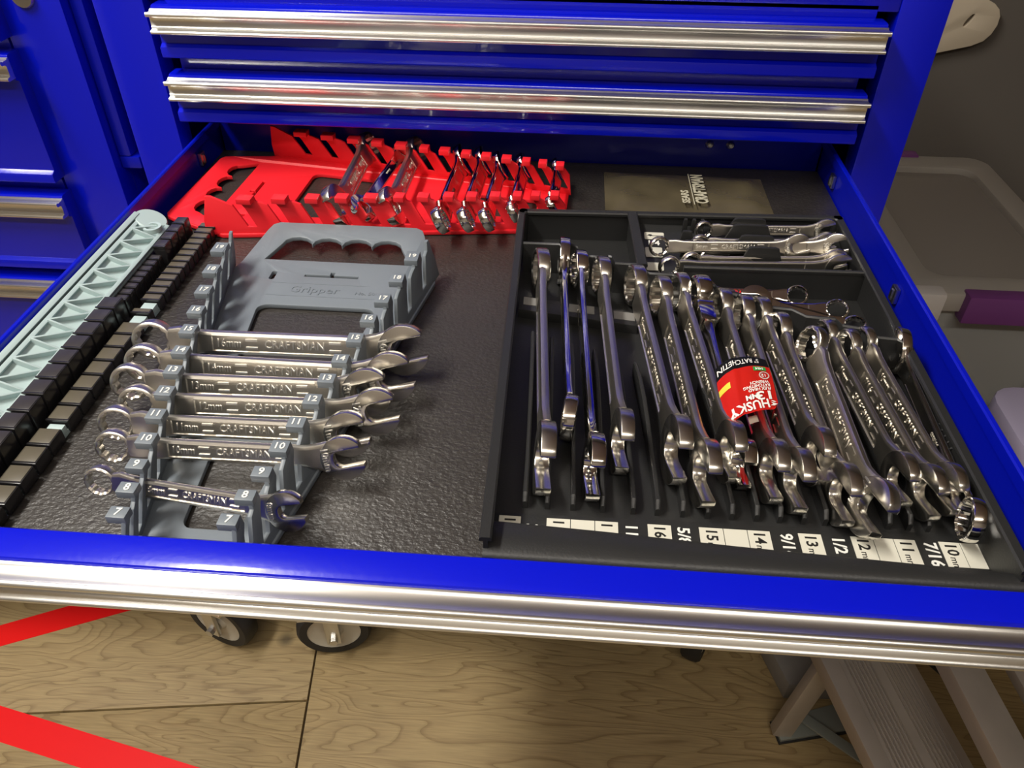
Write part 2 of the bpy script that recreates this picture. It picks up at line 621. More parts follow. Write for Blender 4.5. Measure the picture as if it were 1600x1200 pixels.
for x0, x1 in ((-0.3255, -0.3125), (0.3235, 0.3365)):
    b = NB()
    xm = x0 if x0 < 0 else x1
    box(b, (x0, -0.30, F - 0.016), (x1, 0.50, F - 0.013))
    box(b, (x0, -0.30, F + 0.009), (x1, 0.50, F + 0.012))
    box(b, (min(xm, xm + (0.002 if x0 < 0 else -0.002)), -0.30, F - 0.013), (max(xm, xm + (0.002 if x0 < 0 else -0.002)), 0.50, F + 0.009))
    obj('drawer_slide', b, ZINC, cab, co)

# neighbour cabinet on the left
lo_ = (-0.79, 0.28, 0)
cab2 = empty('tool_cabinet', lo_)
tag(cab2, 'blue steel tool cabinet with closed drawers, left of the open drawer', 'cabinet')
cabinet_shell(cab2, lo_, -1.17, -0.41, 0.06, 0.062, 1.215, 1.18)
for zt, zb in ((1.15, 1.027), (1.013, 0.887), (0.8695, 0.782), (0.7655, 0.56), (0.545, 0.20)):
    closed_drawer(cab2, lo_, -1.108, -0.468, -0.019, zt, zb)
for x, y, r in ((-0.495, 0.012, -18), (-1.09, 0.02, 30), (-1.09, 0.47, 10)):
    caster(cab2, lo_, x, y, R(r))
b = NB()
lathe(b, [(0, 0.004), (0.004, 0.0045), (0.0095, 0.004), (0.0105, 0.002), (0.0105, 0)], 20, Matrix.Translation((-0.4435, 0, 1.063)) @ Matrix.Rotation(R(90), 4, 'X'))
obj('lock', b, ZINC, cab2, lo_)
b = NB()
box(b, (-0.4095, 0.012, 0.905), (-0.396, 0.034, 1.2), 0.003)
box(b, (-0.4095, 0.012, 0.892), (-0.388, 0.05, 0.905), 0.002)
obj('side_rail', b, BLUEIN, cab2, lo_)

# ------------------------------------------------------------------ liner
b = NB()
box(b, (-0.3075, YF + 0.020, F - 0.003), (0.3182, 0.041, F), 0.0008)
tag(obj('drawer_liner', b, LINER), 'dark textured rubber liner covering the floor of the open drawer', 'liner')


# ------------------------------------------------------------------ wrenches
def ring_bm(ro, a, tb, pts=12, n=72):
    """box end: outer radius ro, inner point radius a, thickness tb"""
    q = NB()
    c = 0.0012
    rows = []
    for k in range(n):
        th = 2 * PI * k / n
        tri = abs(((th * pts / (2 * PI)) % 1.0) * 2 - 1)
        ri = a * (0.93 + 0.10 * tri)
        row = []
        for r, z in ((ri, -tb / 2 + c), (ri + c * 0.9, -tb / 2), (ro - c * 1.3, -tb / 2), (ro - c * 0.3, -tb / 2 + c * 0.7), (ro, -tb / 2 + c * 2),
                     (ro, tb / 2 - c * 2), (ro - c * 0.3, tb / 2 - c * 0.7), (ro - c * 1.3, tb / 2), (ri + c * 0.9, tb / 2), (ri, tb / 2 - c)):
            row.append(q.verts.new((r * math.cos(th), r * math.sin(th), z)))
        rows.append(row)
    m = len(rows[0])
    for k in range(n):
        A, B = rows[k], rows[(k + 1) % n]
        for i in range(m):
            q.faces.new((A[i], B[i], B[(i + 1) % m], A[(i + 1) % m]))
    return q


def jaw_bm(s, rh, th, phi=15):
    """open end: opening s, head radius rh, thickness th"""
    a = s / 2
    o = []
    t0 = 33
    o += [(rh * math.cos(R(t)), rh * math.sin(R(t)) * 1.0) for t in [t0 + (360 - 2 * t0) * i / 30 for i in range(31)]]
    lx = rh * math.cos(R(t0))
    o += [(lx * 0.99, -a * 1.02), (lx * 0.95, -a), (-a * 0.35, -a), (-a * 0.8, -a * 0.86), (-a * 1.08, -a * 0.45), (-a * 1.14, 0),
          (-a * 1.08, a * 0.45), (-a * 0.8, a * 0.86), (-a * 0.35, a), (lx * 0.95, a), (lx * 0.99, a * 1.02)]
    q = plate(o, [], -th / 2, th / 2, 0.0007)
    bmesh.ops.rotate(q, verts=q.verts, cent=(0, 0, 0), matrix=Matrix.Rotation(R(phi), 3, 'Z'))
    return q


def shank_bm(secs, wide=True):
    """lofted bar along x; secs = (x, width, thickness, recess depth)"""
    q = NB()
    prev = None
    pd = 0
    for x, w_, t, d in secs:
        r = min(0.42 * t, 0.3 * w_)
        h, k = w_ / 2, t / 2
        pw = 0.335 * w_
        e = 0.03 * w_
        top = [(h, k - r), (h - 0.29 * r, k - 0.29 * r), (h - r, k), (pw, k), (pw - e, k - d), (-pw + e, k - d), (-pw, k), (-h + r, k), (-h + 0.29 * r, k - 0.29 * r), (-h, k - r)]
        ring = top + [(-y, -z) for y, z in top]
        vs_ = [q.verts.new((x, y, z)) for y, z in ring]
        if prev:
            n = len(vs_)
            for i in range(n):
                f_ = q.faces.new((prev[i], prev[(i + 1) % n], vs_[(i + 1) % n], vs_[i]))
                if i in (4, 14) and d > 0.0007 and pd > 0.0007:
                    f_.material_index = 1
        else:
            q.faces.new(list(reversed(vs_)))
        prev = vs_
        pd = d
    q.faces.new(prev)
    return q


def frame(p0, p1, nrm):
    X = (Vector(p1) - Vector(p0))
    L = X.length
    X.normalize()
    Z = Vector(nrm)
    Z = (Z - X * Z.dot(X)).normalized()
    Y = Z.cross(X)
    mt = Matrix((X, Y, Z)).transposed().to_4x4()
    mt.translation = Vector(p0)
    return mt, L


def wrench(p0, p1, nrm, s, words=None, headtext=None, name='combination_wrench', style='craft', phi=15, label=None, group=None, cat='wrench', k=1.0, letters=None, tk=1.0, wk=1.0):
    """combination wrench from box-end centre p0 to jaw centre p1, broad face towards nrm, s = size in mm"""
    mt, L = frame(p0, p1, nrm)
    root = empty(name)
    root.matrix_world = mt
    tag(root, label, cat, group)
    s0 = s
    s = s * 0.001 * k
    ro = 0.65 * s + 0.004 * k
    rh = 0.82 * s + 0.0055 * k
    ws = (0.72 * s + 0.0058 * k) * (1.0 if style == 'craft' else 0.8) * wk
    t = (0.30 * s + 0.0022 * k) * (1.0 if style == 'craft' else 0.85) * tk
    tb = (0.42 * s + 0.0034 * k) * (0.5 + 0.5 * tk)
    th = 0.34 * s + 0.0022 * k
    hi = SATIN if style == 'craft' else CHROME
    a = ro * 0.74
    xe = L - rh * 0.72
    x0 = ro * 0.9
    d = 0.0009 if style == 'craft' else 0.0004
    span = xe - x0
    xa, xb = x0 + 0.20 * span, x0 + 0.84 * span
    secs = [(x0 * 0.98, ro * 1.32, t * 0.95, 0), (x0 + 0.05 * span, ws * 1.26, t, 0), (x0 + 0.12 * span, ws * 1.06, t, 0), (xa, ws, t, 0), (xa + 0.0006, ws, t, d),
            (xb - 0.0006, ws, t, d), (xb, ws, t, 0), (x0 + 0.90 * span, ws * 1.05, t, 0), (x0 + 0.96 * span, ws * 1.3, t * 0.97, 0), (xe, rh * 1.45, t * 0.9, 0)]
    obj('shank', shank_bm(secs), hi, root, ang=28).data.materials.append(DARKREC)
    q = ring_bm(ro, a, tb, n=48 if s0 < 12 else 72)
    bmesh.ops.rotate(q, verts=q.verts, cent=(0, 0, 0), matrix=Matrix.Rotation(R(8), 3, 'Y'))
    obj('box_end', q, CHROME if style != 'craft' else (SATIN if tk == 1.0 else JAWCH), root, ang=40)
    q = jaw_bm(s, rh, th, phi)
    bmesh.ops.translate(q, verts=q.verts, vec=(L, 0, 0))
    obj('open_end', q, JAWCH if style == 'craft' else CHROME, root, ang=40)
    if words:
        B = NB()
        zz = t / 2 - d + 0.0003
        hgt = ws * 0.50
        size, brand = words
        if style == 'craft':
            Lp = xb - xa
            q = text(size, hgt, 0.0006, 0.0)
            wd = max(v.co.x for v in q.verts) - min(v.co.x for v in q.verts)
            sc = min(1.0, 0.17 * Lp / wd)
            join(B, q, Matrix.Translation((xa + 0.12 * Lp, 0, zz)) @ Matrix.Diagonal((sc, 1, 1, 1)))
            q = text(brand, hgt, 0.0006, 0.0)
            wd = max(v.co.x for v in q.verts) - min(v.co.x for v in q.verts)
            sc = 0.43 * Lp / wd
            join(B, q, Matrix.Translation((xa + 0.60 * Lp, 0, zz)) @ Matrix.Diagonal((sc, 1.0, 1, 1)))
            for xx in (0.245, 0.85):
                for yy in (-0.17, 0.17):
                    box(B, (xa + xx * Lp, yy * ws - ws * 0.045, zz - 0.0003), (xa + (xx + 0.085) * Lp, yy * ws + ws * 0.045, zz + 0.0004))
        else:
            join(B, text(size, hgt * 0.8, 0.0003), Matrix.Translation((xa + 0.3 * (xb - xa), 0, zz)))
        obj('lettering', B, letters or (NICKEL if style == 'craft' else DARKREC), root, smooth=False)
    if headtext:
        q = text(headtext, ws * 0.46, 0.0006, 0.0001)
        mm = Matrix.Translation((L - rh * 0.72, -rh * 0.06, th / 2 + 0.0001)) @ Matrix.Rotation(R(-78), 4, 'Z')
        B = NB()
        join(B, q, mm)
        obj('size_mark', B, NICKEL, root, smooth=False)
    return root


def H(x, y, h):
    return (x, y, F + h)


# wrenches in the grey rack
NG = (0, -math.cos(R(18)), math.sin(R(18)))
GR = [((-0.2176, -0.3268), (-0.0436, -0.3245), 15, '15mm', 'largest chrome combination wrench in the grey rack, hung in the slot numbered 15'),
      ((-0.2118, -0.3525), (-0.0466, -0.354), 14, '14mm', 'chrome combination wrench marked 14mm, second from the back in the grey rack'),
      ((-0.2123, -0.3729), (-0.0587, -0.3705), 13, '13mm', 'chrome combination wrench marked 13mm, third from the back in the grey rack'),
      ((-0.1986, -0.3922), (-0.0489, -0.3885), 12, '12mm', 'dull chrome combination wrench marked 12mm, shifted right in the middle of the grey rack'),
      ((-0.2032, -0.4111), (-0.062, -0.4095), 11, '11mm', 'chrome combination wrench hung in the slot numbered 11 of the grey rack'),
      ((-0.1959, -0.4305), (-0.0596, -0.4297), 10, '10mm', 'chrome combination wrench marked 10mm above the empty slot 9 of the grey rack'),
      ((-0.1903, -0.4579), (-0.0803, -0.4718), 8, '8mm', 'smallest chrome combination wrench in the grey rack, tilted nearest the drawer front')]
for p, q, s, nm, lab in GR:
    mark = '16mm' if s == 15 else nm
    wrench(H(*p, 0.023), H(*q, 0.023), NG, s, (mark, 'CRAFTSMAN'), mark, label=lab, group='wrenches in the grey rack')

# standing wrenches in the black tray
def TN(x):
    return (-1, 0.04, 0.10)


TW = [((0.044, -0.2108), (0.0557, -0.4227), 17, 'craft', None, 'long satin combination wrench standing against the left end of the black tray'),
      ((0.0694, -0.3829), (0.0612, -0.1947), 14, 'slim', None, 'mirror polished ratcheting wrench standing head forward, second from the left in the black tray'),
      ((0.0741, -0.2083), (0.0838, -0.4256), 15, 'slim', None, 'mirror polished slim combination wrench standing third from the left in the black tray'),
      ((0.0915, -0.2164), (0.1006, -0.4031), 15, 'craft', None, 'worn chrome wrench with brown stained jaw, fourth from the left in the black tray'),
      ((0.1172, -0.2281), (0.1323, -0.4087), 16, 'craft', '16mm', 'chrome wrench just right of the empty slots of the black tray, above the label 16'),
      ((0.1356, -0.2417), (0.1471, -0.4257), 15, 'craft', '5/8', 'chrome wrench with long forward jaw above the label 5/ of the black tray'),
      ((0.1501, -0.2344), (0.1642, -0.4062), 14, 'craft', '15mm', 'chrome wrench touching the left edge of the red printed tag'),
      ((0.1787, -0.2536), (0.1859, -0.4201), 14, 'craft', '14mm', 'chrome wrench passing under the middle of the red printed tag'),
      ((0.1929, -0.2607), (0.1983, -0.4266), 14, 'craft', '9/16', 'chrome wrench passing under the right side of the red printed tag'),
      ((0.2052, -0.2613), (0.2144, -0.4048), 13, 'craft', '13mm', 'chrome wrench with short jaw, first one right of the red printed tag'),
      ((0.2154, -0.2804), (0.2219, -0.4344), 13, 'craft', '1/2', 'chrome wrench second to the right of the red tag, above the label 1/2'),
      ((0.232, -0.3022), (0.2347, -0.4451), 12, 'craft', '12mm', 'chrome wrench leaning out over the white 12 label, its jaw turned sideways'),
      ((0.2469, -0.2839), (0.2577, -0.4194), 11, 'craft', '11mm', 'chrome wrench above label 11, right of the gap beside the leaning wrench'),
      ((0.2598, -0.2941), (0.2701, -0.4282), 11, 'craft', '7/16', 'chrome wrench standing above the label 7/16 in the black tray'),
      ((0.2718, -0.2894), (0.2824, -0.4248), 10, 'craft', '10mm', 'chrome wrench next to the polished wrench at the right end of the black tray'),
      ((0.2863, -0.4478), (0.2931, -0.2951), 11, 'slim', '10mm', 'polished slim wrench with its ring end over the label 10 of the tray')]
for i, (p, q, s, st, wd, lab) in enumerate(TW):
    hb, ho = 0.0215, 0.0205
    n = TN(p[0])
    phi = 16
    if i in (1, 15):                       # ring end forward
        n = (-1, -0.02, 0.06)
        phi = -16
    if i == 11:                            # leaning one
        hb, ho = 0.027, 0.0235
        n = (-1, 0.0, 0.40)
    kk = 1.12
    ho = max(ho, (0.82 * s + 5.5) * 0.001 * kk + 0.0032) if i not in (1, 15) else ho
    wrench(H(*p, hb), H(*q, ho), n, s, (wd, 'CRAFTSMAN') if wd else None, wd if i == 11 else None, style=st, label=lab,
           group='wrenches standing in the black tray', phi=phi, k=kk, letters=SATIN, tk=0.72)

# flex head ratcheting wrench with the tag
mt, L = frame(H(0.1636, -0.242, 0.026), H(0.1705, -0.4136, 0.0205), (-1, 0.04, 0.1))
fx = empty('flex_head_wrench')
fx.matrix_world = mt
tag(fx, 'polished flex head ratcheting wrench with a hinged ring, carrying the red tag', 'wrench', 'wrenches standing in the black tray')
q = ring_bm(0.0135, 0.0075, 0.011)
bmesh.ops.rotate(q, verts=q.verts, cent=(0, 0, 0), matrix=Matrix.Rotation(R(10), 3, 'Y'))
obj('box_end', q, CHROME, fx)
b = NB()
lathe(b, [(0, -0.006), (0.0062, -0.006), (0.007, -0.005), (0.007, 0.005), (0.0062, 0.006), (0, 0.006)], 20, Matrix.Translation((0.0195, 0, 0)))
box(b, (0.012, -0.005, -0.0035), (0.022, 0.005, 0.0035), 0.001)
box(b, (0.021, -0.006, -0.0058), (0.040, 0.006, 0.0058), 0.002)
obj('hinge', b, CHROME, fx)
obj('shank', shank_bm([(0.036, 0.010, 0.009, 0), (0.045, 0.007, 0.007, 0), (0.055, 0.0085, 0.0045, 0), (L - 0.03, 0.0095, 0.0045, 0), (L - 0.018, 0.011, 0.0055, 0), (L - 0.011, 0.02, 0.006, 0)]), CHROME, fx)
q = jaw_bm(0.013, 0.0152, 0.0078, 16)
bmesh.ops.translate(q, verts=q.verts, vec=(L, 0, 0))
obj('open_end', q, CHROME, fx)

# wrenches lying in the rear right compartment
def up(t):
    return (0, -math.cos(R(t)), math.sin(R(t)))


UW = [((0.1778, -0.1408), (0.2800, -0.1342), 0.0245, 8, 'craft', '8mm', 10, 'chrome wrench at the very back of the tray compartment, behind the black clips'),
      ((0.1729, -0.1608), (0.2760, -0.1540), 0.0225, 8, 'craft', '9mm', 10, 'chrome wrench second from the back of the tray compartment, mostly hidden by clips'),
      ((0.1377, -0.1785), (0.2490, -0.1702), 0.028, 9, 'craft', '9mm', 16, 'chrome wrench marked 9mm with its ring over the white stickers of the tray'),
      ((0.1630, -0.1895), (0.2780, -0.1800), 0.0215, 9, 'craft', None, 8, 'chrome wrench lying in front of the 9mm wrench in the rear tray compartment'),
      ((0.1450, -0.1985), (0.2790, -0.1890), 0.0215, 10, 'craft', None, 8, 'chrome wrench lying frontmost in the rear compartment against its low wall')]
for p, q, h_, s, st, wd, tl, lab in UW:
    wrench(H(*p, h_), H(*q, h_), up(tl), s, (wd, 'CRAFTSMAN') if wd else None, wd, style=st, label=lab, group='wrenches lying in the rear tray compartment', k=0.85, wk=0.9, tk=0.8)
# stubby wrench crossing the open end of the 9 mm one
wrench(H(0.170, -0.1675, 0.022), H(0.2795, -0.1690, 0.029), up(20), 8, None, '5/16', label='short chrome open end wrench lying across the jaw of the 9mm wrench', group='wrenches lying in the rear tray compartment', k=0.9)
# three in the compartment behind the stepped wall
for p, q, h0, h1, s, st, nrm, lab in (
        ((0.2405, -0.2245), (0.170, -0.2215), 0.016, 0.014, 7, 'slim', up(57), 'polished wrench with red lettering lying behind the stepped tray wall'),
        ((0.268, -0.2375), (0.190, -0.2335), 0.013, 0.011, 8, 'slim', up(65), 'polished wrench with a tilted ring behind the stepped tray wall'),
        ((0.276, -0.2575), (0.205, -0.2425), 0.012, 0.022, 8, 'slim', up(60), 'polished wrench lying lowest and nearest behind the stepped tray wall')):
    r_ = wrench(H(*p, h0), H(*q, h1), nrm, s, None, None, style=st, label=lab, group='polished wrenches behind the stepped wall')
    if s == 7:
        q_ = text('RATCHET 1/4', 0.0042, 0.0003)
        B = NB()
        join(B, q_, Matrix.Translation((0.034, 0, 0.0021)) @ Matrix.Rotation(PI, 4, 'Z'))
        obj('lettering', B, CARDRED, r_, smooth=False)

# wrenches in the red rack
ar = R(28)
NR = (math.cos(ar), 0, math.sin(ar))
RW = [((-0.1398, 0.0052), (-0.139, -0.1225), 16, 'craft', 0, 'large wrench with C shaped jaw hanging from the left part of the red rack'),
      ((-0.0903, 0.0020), (-0.0917, -0.1195), 14, 'craft', 0, 'second wrench with a C shaped jaw in the red rack, right of the polished one'),
      ((-0.0455, -0.1405), (-0.0408, -0.0163), 13, 'slim', 1, 'polished wrench with a ring end, fourth from the left in the red rack'),
      ((-0.0239, -0.1377), (-0.020, -0.0176), 12, 'slim', 1, 'polished wrench with a ring end, fifth from the left in the red rack'),
      ((-0.006, -0.1366), (-0.0025, -0.0251), 11, 'slim', 1, 'polished wrench with a ring end, sixth from the left in the red rack'),
      ((0.0158, -0.1201), (0.0199, -0.0261), 10, 'slim', 1, 'polished wrench partly hidden by the corner of the black tray'),
      ((0.0489, -0.1056), (0.053, -0.0304), 8, 'slim', 1, 'small polished wrench in the last slot at the right end of the red rack')]
for p, q, s, st, rev, lab in RW:
    wrench(H(*p, 0.0235), H(*q, 0.0235), NR, s, ('%dmm' % s, 'CRAFTSMAN'), None, style=st, label=lab, group='wrenches in the red rack', phi=-16 if not rev else 16, k=1.05 if not rev else 0.97, wk=1.0 if not rev else 1.5)
wrench(H(-0.103, -0.004, 0.025), H(-0.1167, -0.1252, 0.024), (math.cos(R(50)), 0.1, math.sin(R(50))), 11, ('11mm', ''), None, style='slim',
       label='polished wrench lying slanted between the two C jawed wrenches of the red rack', group='wrenches in the red rack', k=0.92)


# ------------------------------------------------------------------ wrench racks
def rack(name, m, org, ydir, xdir, tabs, half0, half1, L, label, numbers, zt=0.037, flip=False, hl=0.066, tilt=0.0125):
    """slotted organiser. local s runs from the wide end to the narrow end, t across."""
    S = Vector(ydir).normalized()
    T = Vector(xdir).normalized()
    mt = Matrix((S, T, Vector((0, 0, 1)))).transposed().to_4x4()
    mt.translation = Vector(org)
    root = empty(name)
    root.matrix_world = mt
    tag(root, label, 'wrench rack')

    def hw(s):
        return half0 + (half1 - half0) * s / L
    # base plate: handle with finger grips, key holes, two windows
    h0 = hw(0) + 0.008
    out = [(L + 0.006, -hw(L) - 0.007), (0.0, -h0), (-0.018, -h0 + 0.006), (-hl + 0.010, -h0 * 0.80), (-hl + 0.003, -h0 * 0.765), (-hl, -h0 * 0.70)]
    out = out + [(x, -y) for x, y in reversed(out)]
    gw = h0 * 0.60
    grip = [(-0.021, -gw - 0.010), (-0.021, gw + 0.010)]
    n = 4
    for i in range(n):
        c = gw - (i + 0.5) * 2 * gw / n
        for k in range(7):
            a = PI * k / 6
            grip.append((-hl + 0.026 - 0.0085 * math.sin(a), c + math.cos(a) * gw / n * 0.98))
    win1 = rrect(0.042, -hw(0.09) * 0.66, 0.118, hw(0.09) * 0.66, 0.008)
    win1 = [(s, t * hw(s) / hw(0.09)) for s, t in win1]
    win2 = rrect(0.20, -hw(0.23) * 0.50, L - 0.022, hw(0.23) * 0.50, 0.006)
    win2 = [(s, t * hw(s) / hw(0.23)) for s, t in win2]
    key1 = [(0.0, -0.022), (0.0, 0.022), (-0.003, 0.022), (-0.003, 0.0015), (-0.0075, 0.0015), (-0.0075, -0.0015), (-0.003, -0.0015), (-0.003, -0.022)] 
    key3 = [(0.0, -0.005), (-0.008, -0.005), (-0.008, -0.0015), (-0.0035, -0.0015)]
    key2 = rrect(-0.006, -hw(0) * 0.62 - 0.002, 0.006, -hw(0) * 0.62 + 0.002, 0.0018)
    B = plate(out, [grip, win1, win2, key1, key2], 0.0, 0.004, 0.0009)
    for v in B.verts:
        if v.co.x < -0.012:
            v.co.z += (-0.012 - v.co.x) / (hl - 0.012) * tilt
    obj('base_plate', B, m, root, ang=30)
    for sd in (-1, 1):
        # slotted wall, leaning inwards towards the top
        pts = [(L + 0.004, 0.003), (L + 0.004, zt - 0.004)]
        tops = []
        prof = [(-0.014, 0.003), (-0.014, 0.016), (-0.010, zt)]
        prof.append((-0.006, zt))
        for i, s in enumerate(tabs):
            p = (tabs[i + 1] - s) if i + 1 < len(tabs) else (s - tabs[i - 1])
            w_ = 0.0056 + 0.08 * p
            sl = 0.0065
            a0 = s - sl - w_ / 2
            a1 = s - sl + w_ / 2
            prof += [(a0 - 0.12 * p, zt - 0.006), (a0 + 0.0015, zt - 0.008), (s + sl * 0.9 - w_ / 2, 0.010), (s + sl * 0.9 + w_ / 2, 0.0095), (a1 + 0.004, zt - 0.011), (a1 + 0.0002, zt - 0.006), (a1, zt), (a1 + 0.40 * p, zt), (a1 + 0.46 * p, zt - 0.005)]
        prof += [(L + 0.006, zt - 0.012), (L + 0.008, 0.003)]
        thk = 0.0026
        W = plate(prof, [], -thk / 2, thk / 2, 0.0004)
        # plate is in (s, z) -> to world-like local coordinates, follow the taper and lean
        for v in W.verts:
            s, z, e = v.co.x, v.co.y, v.co.z
            v.co = Vector((s, sd * (hw(s) + 0.006 - 0.006 * (z / zt)) + e, z))
        # foot flange and tab lips
        obj('slotted_wall', W, m, root, ang=30)
        for i, s in enumerate(tabs):
            p = (tabs[i + 1] - s) if i + 1 < len(tabs) else (s - tabs[i - 1])
            w_ = 0.0056 + 0.08 * p
            a1 = s - 0.0065 + w_ / 2
            B = NB()
            c = sd * hw(s)
            io = -sd if flip else -1
            ya, yb = (c - 0.0095, c + 0.0015) if not flip else (c - 0.0015 * 1, c + 0.0095) if sd > 0 else (c - 0.0095, c + 0.0015)
            if not flip:
                ya, yb = (c - 0.0085, c + 0.0018)
            box(B, (a1 - 0.0002, ya, zt - 0.0045), (a1 + max(0.44 * p, 0.0075), yb, zt + 0.0004), 0.0006)
            tb_ = obj('tab', B, m, root)
            if numbers:
                B = NB()
                q = text(str(numbers[i]), 0.0068, 0.0002, 0.00012)
                join(B, q, Matrix.Translation((a1 + max(0.22 * p, 0.0037), (ya + yb) / 2, zt + 0.0006)) @ Matrix.Rotation(R(90), 4, 'Z'))
                obj('number', B, WHITEP, tb_, smooth=False)
    return root


gt = [-0.221, -0.2538, -0.2821, -0.3083, -0.3307, -0.3546, -0.3748, -0.3949, -0.4158, -0.4362, -0.4571, -0.4745, -0.4915]
gtabs = [-0.2095 - y for y in gt]
rk = rack('wrench_rack', GRAYP, (-0.1262, -0.2095, F + 0.0005), (-0.006, -1, 0), (1, -0.006, 0), gtabs, 0.0775, 0.0285, 0.285,
          'grey plastic wrench rack with numbered slots and finger grip handle', list(range(19, 6, -1)))
B = NB()
join(B, text('No. 5060', 0.0058, 0.0004), Matrix.Translation((0.022, 0.036, 0.0042)) @ Matrix.Rotation(R(90), 4, 'Z'))
join(B, text('Gripper', 0.0125, 0.0004), Matrix.Translation((0.020, -0.008, 0.0042)) @ Matrix.Rotation(R(90), 4, 'Z'))
box(B, (0.0285, -0.045, 0.0038), (0.0293, 0.058, 0.0042))
box(B, (0.0105, -0.045, 0.0038), (0.0112, 0.058, 0.0042))
obj('embossed_panel', B, GRAYP, rk)

rt = [-0.2146, -0.1850, -0.1567, -0.1313, -0.107, -0.0815, -0.0616, -0.0394, -0.0196, 0.0004, 0.0203, 0.0361, 0.0525]
rx0 = -0.2355
rtabs = [(x - rx0) for x in rt]
rack('wrench_rack', REDP, (rx0, -0.0620, F + 0.0005), (1, -0.048, 0), (0.048, 1, 0), rtabs, 0.0775, 0.0300, 0.292,
     'red plastic wrench rack with slotted walls at the back of the drawer', None, tilt=0.004, hl=0.062)


# ------------------------------------------------------------------ socket rails along the left wall
def rot_off(a, b_):
    return [(x, y) for x, y in (a, b_)]


sr = empty('socket_rail', H(-0.277, -0.3, 0))
so = H(-0.277, -0.3, 0)
tag(sr, 'pale blue truss sided socket rail with square black clips beside the left drawer wall', 'socket rail')
y0, y1 = -0.495, -0.165
# truss: long flat side with triangular recesses
xo, xi = -0.3025, -0.2765
zt_, zi_ = 0.033, 0.021


def TP(u, y, d=0.0):
    """point on the slanted truss side: u 0 outer edge .. 1 inner edge, d = height off the face"""
    return Vector((xo + (xi - xo) * u, y, F + zt_ + (zi_ - zt_) * u + d))


B = NB()
vs0 = [B.verts.new(TP(u, y, d)) for (u, y, d) in ((0, y0, -0.004), (1, y0, -0.004), (1, y1, -0.004), (0, y1, -0.004), (0, y0, -0.0055), (1, y0, -0.0055), (1, y1, -0.0055), (0, y1, -0.0055))]
for f in ((0, 1, 2, 3), (7, 6, 5, 4), (0, 4, 5, 1), (1, 5, 6, 2), (2, 6, 7, 3), (3, 7, 4, 0)):
    B.faces.new([vs0[i] for i in f])
nrm = (TP(0, 0).xz - TP(1, 0).xz)
nv = Vector((-(zi_ - zt_), 0, (xi - xo))).normalized()
base = obj('rail', B, RAILP, sr, so)


def strut(a, c, wd, hh=0.0045):
    B_ = NB()
    beam(B_, a, c, wd, hh, up=nv, bev=0.0004)
    return B_


B = strut(TP(0.06, y0, -0.0018), TP(0.06, y1, -0.0018), 0.0042)
obj('edge_bar', B, RAILP, sr, so)
B = strut(TP(0.22, y0, -0.0024), TP(0.22, y1, -0.0024), 0.0032, 0.003)
obj('edge_bar', B, RAILP, sr, so)
B = strut(TP(0.97, y0, -0.0018), TP(0.97, y1, -0.0018), 0.003)
obj('edge_bar', B, RAILP, sr, so)
ny = 15
for i in range(ny):
    ya = y0 + (y1 - y0) * i / ny
    yb = y0 + (y1 - y0) * (i + 1) / ny
    for a, c, wd in ((TP(0.25, ya, -0.002), TP(0.95, ya, -0.002), 0.0016), (TP(0.25, ya, -0.002), TP(0.95, yb, -0.002), 0.0016)):
        obj('strut', strut(a, c, wd), RAILP, sr, so)
B = NB()
lathe(B, [(0.0052, -0.002), (0.0075, -0.002), (0.0075, 0.002), (0.0052, 0.002), (0.0052, -0.002)], 20, Matrix.Translation(TP(0.72, y1 - 0.012, 0.0)))
obj('hanging_ring', B, RAILP, sr, so)
B = NB()
q = NB()
lathe(q, [(0, -0.0055), (0.0125, -0.0055), (0.0135, -0.004), (0.0135, -0.0012), (0.0125, 0.0), (0, 0)], 24)
join(B, q, Matrix.Translation(TP(0.5, y1)) @ Matrix.Rotation(math.atan2(-(zi_ - zt_), (xi - xo)) * -1 * -1, 4, 'Y'))
obj('rounded_end', B, RAILP, sr, so)


def clips(root, off, x0, x1, ya, yb, n, z0, z1, gap=0.0008, cap=None):
    for i in range(n):
        a = ya + (yb - ya) * i / n
        c = ya + (yb - ya) * (i + 1) / n
        B_ = NB()
        box(B_, (x0, a + gap, F + z0), (x1, c - gap, F + z1), 0.0008)
        # shallow lip on the near edge, as on the moulded clips
        box(B_, (x0, a + gap * 0.4, F + z1 - 0.0016), (x1 + 0.0006, a + gap + 0.0012, F + z1 + 0.0004), 0.0003)
        c_ = obj('clip', B_, BLACKC, root, off)
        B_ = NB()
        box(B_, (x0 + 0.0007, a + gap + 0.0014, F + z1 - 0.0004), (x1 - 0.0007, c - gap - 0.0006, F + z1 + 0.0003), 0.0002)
        obj('clip_sheen', B_, cap or SHEEND, c_, off)  # thin added sheet, colours the reflection onto the black clip top


clips(sr, so, -0.2775, -0.2635, -0.486, -0.276, 13, 0.002, 0.022)
clips(sr, so, -0.2755, -0.2655, -0.273, -0.205, 8, 0.002, 0.0165)
clips(sr, so, -0.2735, -0.2635, -0.203, -0.150, 4, 0.002, 0.022)
s2 = empty('socket_rail', H(-0.25, -0.3, 0))
s2o = H(-0.25, -0.3, 0)
tag(s2, 'low flat socket rail of small black clips with pale blue gaps, beside the grey rack', 'socket rail')
B = NB()
box(B, (-0.2580, -0.490, F + 0.0002), (-0.2475, -0.122, F + 0.0035), 0.0008)
obj('rail', B, RAILP, s2, s2o)
B = NB()
box(B, (-0.2572, -0.2905, F + 0.003), (-0.2470, -0.2805, F + 0.0085), 0.0006)
box(B, (-0.2572, -0.2720, F + 0.003), (-0.2470, -0.2630, F + 0.0085), 0.0006)
box(B, (-0.2572, -0.1370, F + 0.003), (-0.2470, -0.1255, F + 0.0085), 0.0006)
